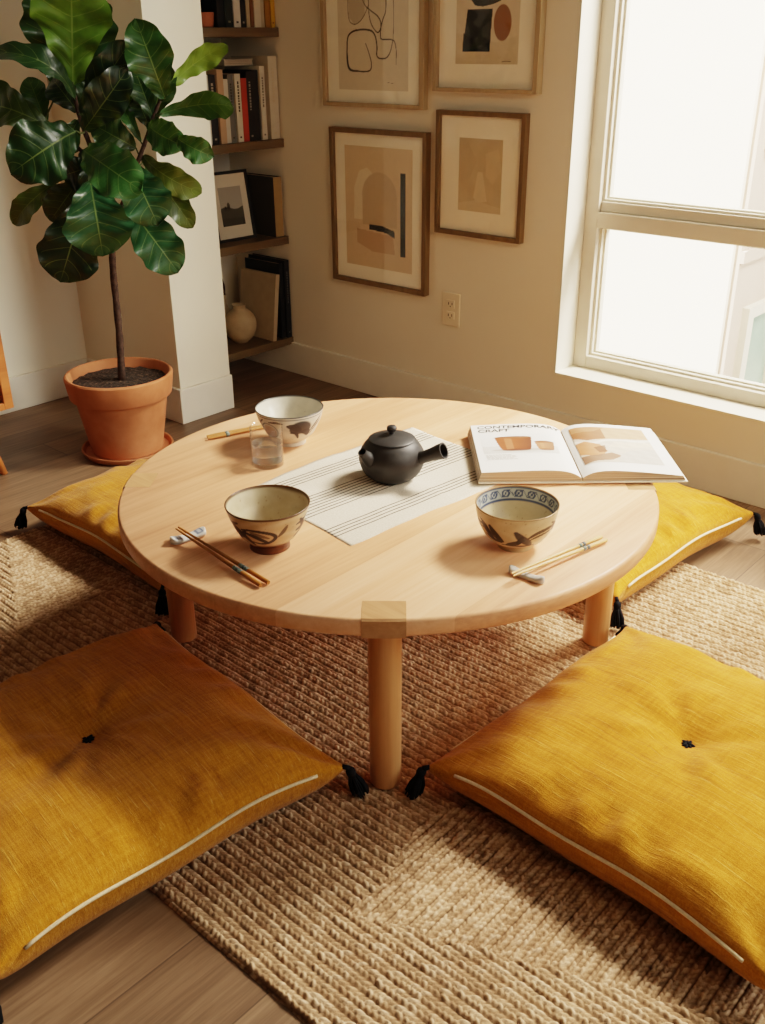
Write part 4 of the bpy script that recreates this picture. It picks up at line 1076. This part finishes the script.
LEAVES = [
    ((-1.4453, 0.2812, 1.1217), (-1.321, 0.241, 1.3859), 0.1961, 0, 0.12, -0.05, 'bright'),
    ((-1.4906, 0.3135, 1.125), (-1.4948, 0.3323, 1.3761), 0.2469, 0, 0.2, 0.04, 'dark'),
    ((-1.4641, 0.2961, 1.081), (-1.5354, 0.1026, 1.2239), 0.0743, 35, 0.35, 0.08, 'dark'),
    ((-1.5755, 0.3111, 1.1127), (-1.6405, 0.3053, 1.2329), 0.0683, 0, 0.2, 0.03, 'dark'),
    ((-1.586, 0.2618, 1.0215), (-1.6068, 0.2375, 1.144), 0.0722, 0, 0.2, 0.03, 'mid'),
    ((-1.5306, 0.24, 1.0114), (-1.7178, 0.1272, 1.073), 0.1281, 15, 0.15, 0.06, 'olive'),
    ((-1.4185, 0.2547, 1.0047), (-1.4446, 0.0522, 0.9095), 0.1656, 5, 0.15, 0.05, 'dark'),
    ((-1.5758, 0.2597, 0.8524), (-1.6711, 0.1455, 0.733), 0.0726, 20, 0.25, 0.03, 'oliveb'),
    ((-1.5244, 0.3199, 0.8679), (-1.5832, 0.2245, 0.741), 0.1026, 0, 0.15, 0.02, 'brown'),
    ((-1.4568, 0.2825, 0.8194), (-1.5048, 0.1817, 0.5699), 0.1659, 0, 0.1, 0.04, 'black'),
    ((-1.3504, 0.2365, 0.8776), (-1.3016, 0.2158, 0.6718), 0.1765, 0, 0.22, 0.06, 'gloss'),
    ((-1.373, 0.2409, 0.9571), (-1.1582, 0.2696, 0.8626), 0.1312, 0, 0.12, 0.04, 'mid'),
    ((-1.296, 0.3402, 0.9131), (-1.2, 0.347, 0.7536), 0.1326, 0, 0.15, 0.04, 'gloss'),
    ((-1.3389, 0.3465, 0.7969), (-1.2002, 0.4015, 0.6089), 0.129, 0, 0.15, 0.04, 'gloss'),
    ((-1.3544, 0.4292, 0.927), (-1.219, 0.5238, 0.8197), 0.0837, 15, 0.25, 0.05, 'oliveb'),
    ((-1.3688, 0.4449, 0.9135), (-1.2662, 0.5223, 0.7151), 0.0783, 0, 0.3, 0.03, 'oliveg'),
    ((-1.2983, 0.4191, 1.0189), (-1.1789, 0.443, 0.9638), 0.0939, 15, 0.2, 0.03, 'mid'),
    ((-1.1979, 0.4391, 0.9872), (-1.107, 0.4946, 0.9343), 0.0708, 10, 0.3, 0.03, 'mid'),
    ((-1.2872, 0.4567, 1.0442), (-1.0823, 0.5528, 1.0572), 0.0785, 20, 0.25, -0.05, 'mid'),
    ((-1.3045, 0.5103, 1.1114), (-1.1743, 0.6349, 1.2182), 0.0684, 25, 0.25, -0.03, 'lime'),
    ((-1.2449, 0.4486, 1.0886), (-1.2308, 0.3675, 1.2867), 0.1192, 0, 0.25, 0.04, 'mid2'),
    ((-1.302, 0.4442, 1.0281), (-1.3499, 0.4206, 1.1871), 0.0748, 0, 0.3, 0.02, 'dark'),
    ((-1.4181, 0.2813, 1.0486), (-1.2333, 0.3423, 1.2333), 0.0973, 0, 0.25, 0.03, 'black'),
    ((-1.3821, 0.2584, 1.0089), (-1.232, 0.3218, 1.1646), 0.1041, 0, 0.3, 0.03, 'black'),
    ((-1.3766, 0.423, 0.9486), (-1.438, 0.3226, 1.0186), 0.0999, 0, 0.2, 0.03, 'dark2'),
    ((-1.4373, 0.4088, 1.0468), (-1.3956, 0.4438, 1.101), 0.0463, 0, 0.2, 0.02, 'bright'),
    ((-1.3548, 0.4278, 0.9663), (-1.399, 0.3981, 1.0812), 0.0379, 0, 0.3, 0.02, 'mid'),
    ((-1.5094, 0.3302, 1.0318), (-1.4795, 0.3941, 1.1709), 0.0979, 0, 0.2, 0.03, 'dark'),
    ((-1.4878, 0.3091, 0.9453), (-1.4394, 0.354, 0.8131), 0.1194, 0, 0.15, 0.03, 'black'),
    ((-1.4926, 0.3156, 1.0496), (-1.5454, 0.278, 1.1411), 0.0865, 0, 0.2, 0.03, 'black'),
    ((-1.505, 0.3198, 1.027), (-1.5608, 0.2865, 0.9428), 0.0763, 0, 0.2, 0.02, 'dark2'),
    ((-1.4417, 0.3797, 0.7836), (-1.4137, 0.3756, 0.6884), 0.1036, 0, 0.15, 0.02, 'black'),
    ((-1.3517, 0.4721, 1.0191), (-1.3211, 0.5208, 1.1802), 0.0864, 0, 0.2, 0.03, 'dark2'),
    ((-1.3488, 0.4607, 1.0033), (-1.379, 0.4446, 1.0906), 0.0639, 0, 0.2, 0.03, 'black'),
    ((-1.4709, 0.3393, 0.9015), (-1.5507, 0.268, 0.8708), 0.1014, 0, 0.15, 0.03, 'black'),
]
TRUNK = [(-1.4322, 0.3085, 0.2436), (-1.4315, 0.3207, 0.407), (-1.4335, 0.3279, 0.5954), (-1.4286, 0.3347, 0.6863), (-1.4284, 0.3359, 0.7899), (-1.4359, 0.3284, 0.8906), (-1.4524, 0.3115, 0.9748), (-1.4619, 0.3005, 1.0352), (-1.4662, 0.2925, 1.1104)]
BRANCH = [(-1.4266, 0.3369, 0.7102), (-1.391, 0.3695, 0.804), (-1.361, 0.3957, 0.8842), (-1.3254, 0.4254, 0.9735), (-1.3036, 0.4425, 1.0336), (-1.283, 0.4584, 1.0818)]
BRANCH2 = [(-1.4543, 0.3402, 0.8883), (-1.5016, 0.2964, 0.9594), (-1.546, 0.2551, 1.0071), (-1.5574, 0.2438, 1.0346)]

def smooth3(pts,m=6):
    P=[Vector(p) for p in pts]; P=[P[0]*2-P[1]]+P+[P[-1]*2-P[-2]]; out=[]
    for i in range(1,len(P)-2):
        for k in range(m):
            t=k/m
            out.append(.5*((2*P[i])+(-P[i-1]+P[i+1])*t+(2*P[i-1]-5*P[i]+4*P[i+1]-P[i+2])*t*t+(-P[i-1]+3*P[i]-3*P[i+1]+P[i+2])*t**3))
    out.append(P[-2]); return out
def limb(name,pts,r0,r1):
    p=[q-O for q in smooth3(pts)]; n=len(p); rn=random.Random(len(pts))
    rr=[(r0+(r1-r0)*i/(n-1))*(1+.12*math.sin(i*1.9)*(1 if i%3==0 else .3)) for i in range(n)]
    return MB().tube(p,rr,14).build(name,M['bark'],pl,0,True)
limb('trunk',TRUNK,.0125,.006); limb('branch',BRANCH,.008,.005); limb('branch',BRANCH2,.006,.004)
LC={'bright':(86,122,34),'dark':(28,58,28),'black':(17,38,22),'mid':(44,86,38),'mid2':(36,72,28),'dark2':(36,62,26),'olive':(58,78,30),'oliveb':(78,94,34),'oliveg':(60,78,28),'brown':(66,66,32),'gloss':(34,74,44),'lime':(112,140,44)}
CAMP=Vector((1.236,-1.385,1.232))
def leaf(B,Tp,w,roll,fold,bow,key,seed):
    rn=random.Random(seed); B=Vector(B);Tp=Vector(Tp); ax=Tp-B; L=ax.length; a=ax.normalized()
    tc=(CAMP-(B+Tp)/2).normalized(); nrm=(tc-a*tc.dot(a)).normalized()
    nrm=Matrix.Rotation(math.radians(roll),3,a)@nrm
    side=nrm.cross(a)
    nu,nv=34,18; v=[];f=[];uv=[]
    ph=rn.uniform(0,6.28); fr=rn.uniform(2.6,3.6)
    for i in range(nu+1):
        u=i/nu
        # fiddle outline: slim at the stalk, broad towards the tip
        wd=w/2*(max(0,math.sin(math.pi*min(1,.03+.97*u**1.12)))**.55*(.52+.58*u**.8)*(1-.16*math.exp(-((u-.30)/.16)**2)) if 0<u<1 else 0)*1.02
        wd*=1+.06*math.sin(u*15+ph)+.03*math.sin(u*31+ph*2)
        wd=max(wd*1.18,.0012)
        c=B+ax*u+nrm*(bow*4*u*(1-u))-nrm*(.35*abs(bow)*u*u)
        for j in range(nv+1):
            q=-1+2*j/nv
            e=abs(q)
            p=c+side*q*wd+nrm*(fold*wd*(e**1.3)*.9 - fold*.25*wd)
            p+=nrm*(w*.075*math.sin(fr*2*math.pi*u*1.1+ph+(1.3 if q>0 else 0))*e**2.2)
            # puckering between the side veins
            s=(u-.2*e**1.25)*7; p+=nrm*(w*.020*math.cos((s-math.floor(s)-.5)*2*math.pi)*min(1,e*3)*(1-e*.4))
            v.append(tuple(p-O)); uv.append((u,j/nv))
    for i in range(nu):
        for j in range(nv):
            k=i*(nv+1)+j; f.append((k,k+1,k+nv+2,k+nv+1))
    me=bpy.data.meshes.new('leaf'); me.from_pydata(v,[],f)
    ul=me.uv_layers.new(name='UVMap')
    idx=np.zeros(len(me.loops),np.int32); me.loops.foreach_get('vertex_index',idx)
    ul.data.foreach_set('uv',np.array(uv,np.float32)[idx].ravel())
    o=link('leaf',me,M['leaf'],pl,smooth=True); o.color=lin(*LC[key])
    return o
def closest(p):
    best=None
    for pts in (TRUNK,BRANCH,BRANCH2):
        for q in smooth3(pts):
            d=(q-p).length+ (.05 if q.z>p.z else 0)
            if q.z<.6: continue
            if best is None or d<best[0]: best=(d,q)
    return best[1]
stalks=MB()
for i,(B,Tp,w,roll,fold,bow,key) in enumerate(LEAVES):
    leaf(B,Tp,w,roll,fold,bow,key,i)
    b_=Vector(B); q=closest(b_)
    if (b_-q).length<.16:
        t1=b_+(Vector(Tp)-b_).normalized()*.012
        stalks.tube([q-O,(q+b_)/2-O+Vector((0,0,-.004)),b_-O,t1-O],[.0032,.0026,.0024,.0015],7)
M['stalk']=plain('leaf_stalk',(70,84,40),.6,.15,40)
stalks.build('leaf_stalk',M['stalk'],pl,0,True)

# ------------------------------------------------------------------ light
def area(name,loc,target,size,power,color,sy=None):
    l=bpy.data.lights.new(name,'AREA'); l.energy=power; l.color=color; l.shape='RECTANGLE'; l.size=size; l.size_y=sy or size
    o=bpy.data.objects.new(name,l); C.objects.link(o); o.location=loc
    o.rotation_euler=(Vector(target)-Vector(loc)).to_track_quat('-Z','Y').to_euler(); return o
area('sky_opening_light',(1.15,2.85,3.35),(.1,0,.35),1.2,555,(1,.885,.74),.8)
la=area('added_warm_fill',(1.9,-.5,2.0),(.45,1.26,.35),.5,5,(1,.74,.45)); la.data.spread=math.radians(80)  # added fill with no fixture in the room, warms the window wall
area('low_sky_light',(4.4,3.0,2.5),(-.9,.3,.5),1.5,315,(1,.95,.84),1.2)
area('added_side_light',(4.2,.6,2.3),(-.7,.2,.4),1.8,30,(1,.97,.90),1.5)  # added area light outside the unseen side window
sun=bpy.data.lights.new('sun','SUN'); sun.energy=26; sun.angle=.02; sun.color=(1,.93,.82)
so=bpy.data.objects.new('sun',sun); C.objects.link(so); so.rotation_euler=Vector((.2,.45,-1.0)).to_track_quat('-Z','Y').to_euler()
w=bpy.data.worlds.new('sky'); bpy.context.scene.world=w; w.use_nodes=True
bg=w.node_tree.nodes['Background']; bg.inputs[0].default_value=(1,.95,.88,1); bg.inputs[1].default_value=.7
sc=bpy.context.scene
sc.cycles.use_denoising=True
sc.cycles.max_bounces=10; sc.cycles.diffuse_bounces=6; sc.cycles.transparent_max_bounces=16
sc.cycles.sample_clamp_indirect=6
sc.view_settings.view_transform='Filmic'; sc.view_settings.look='Medium High Contrast'; sc.view_settings.exposure=.08
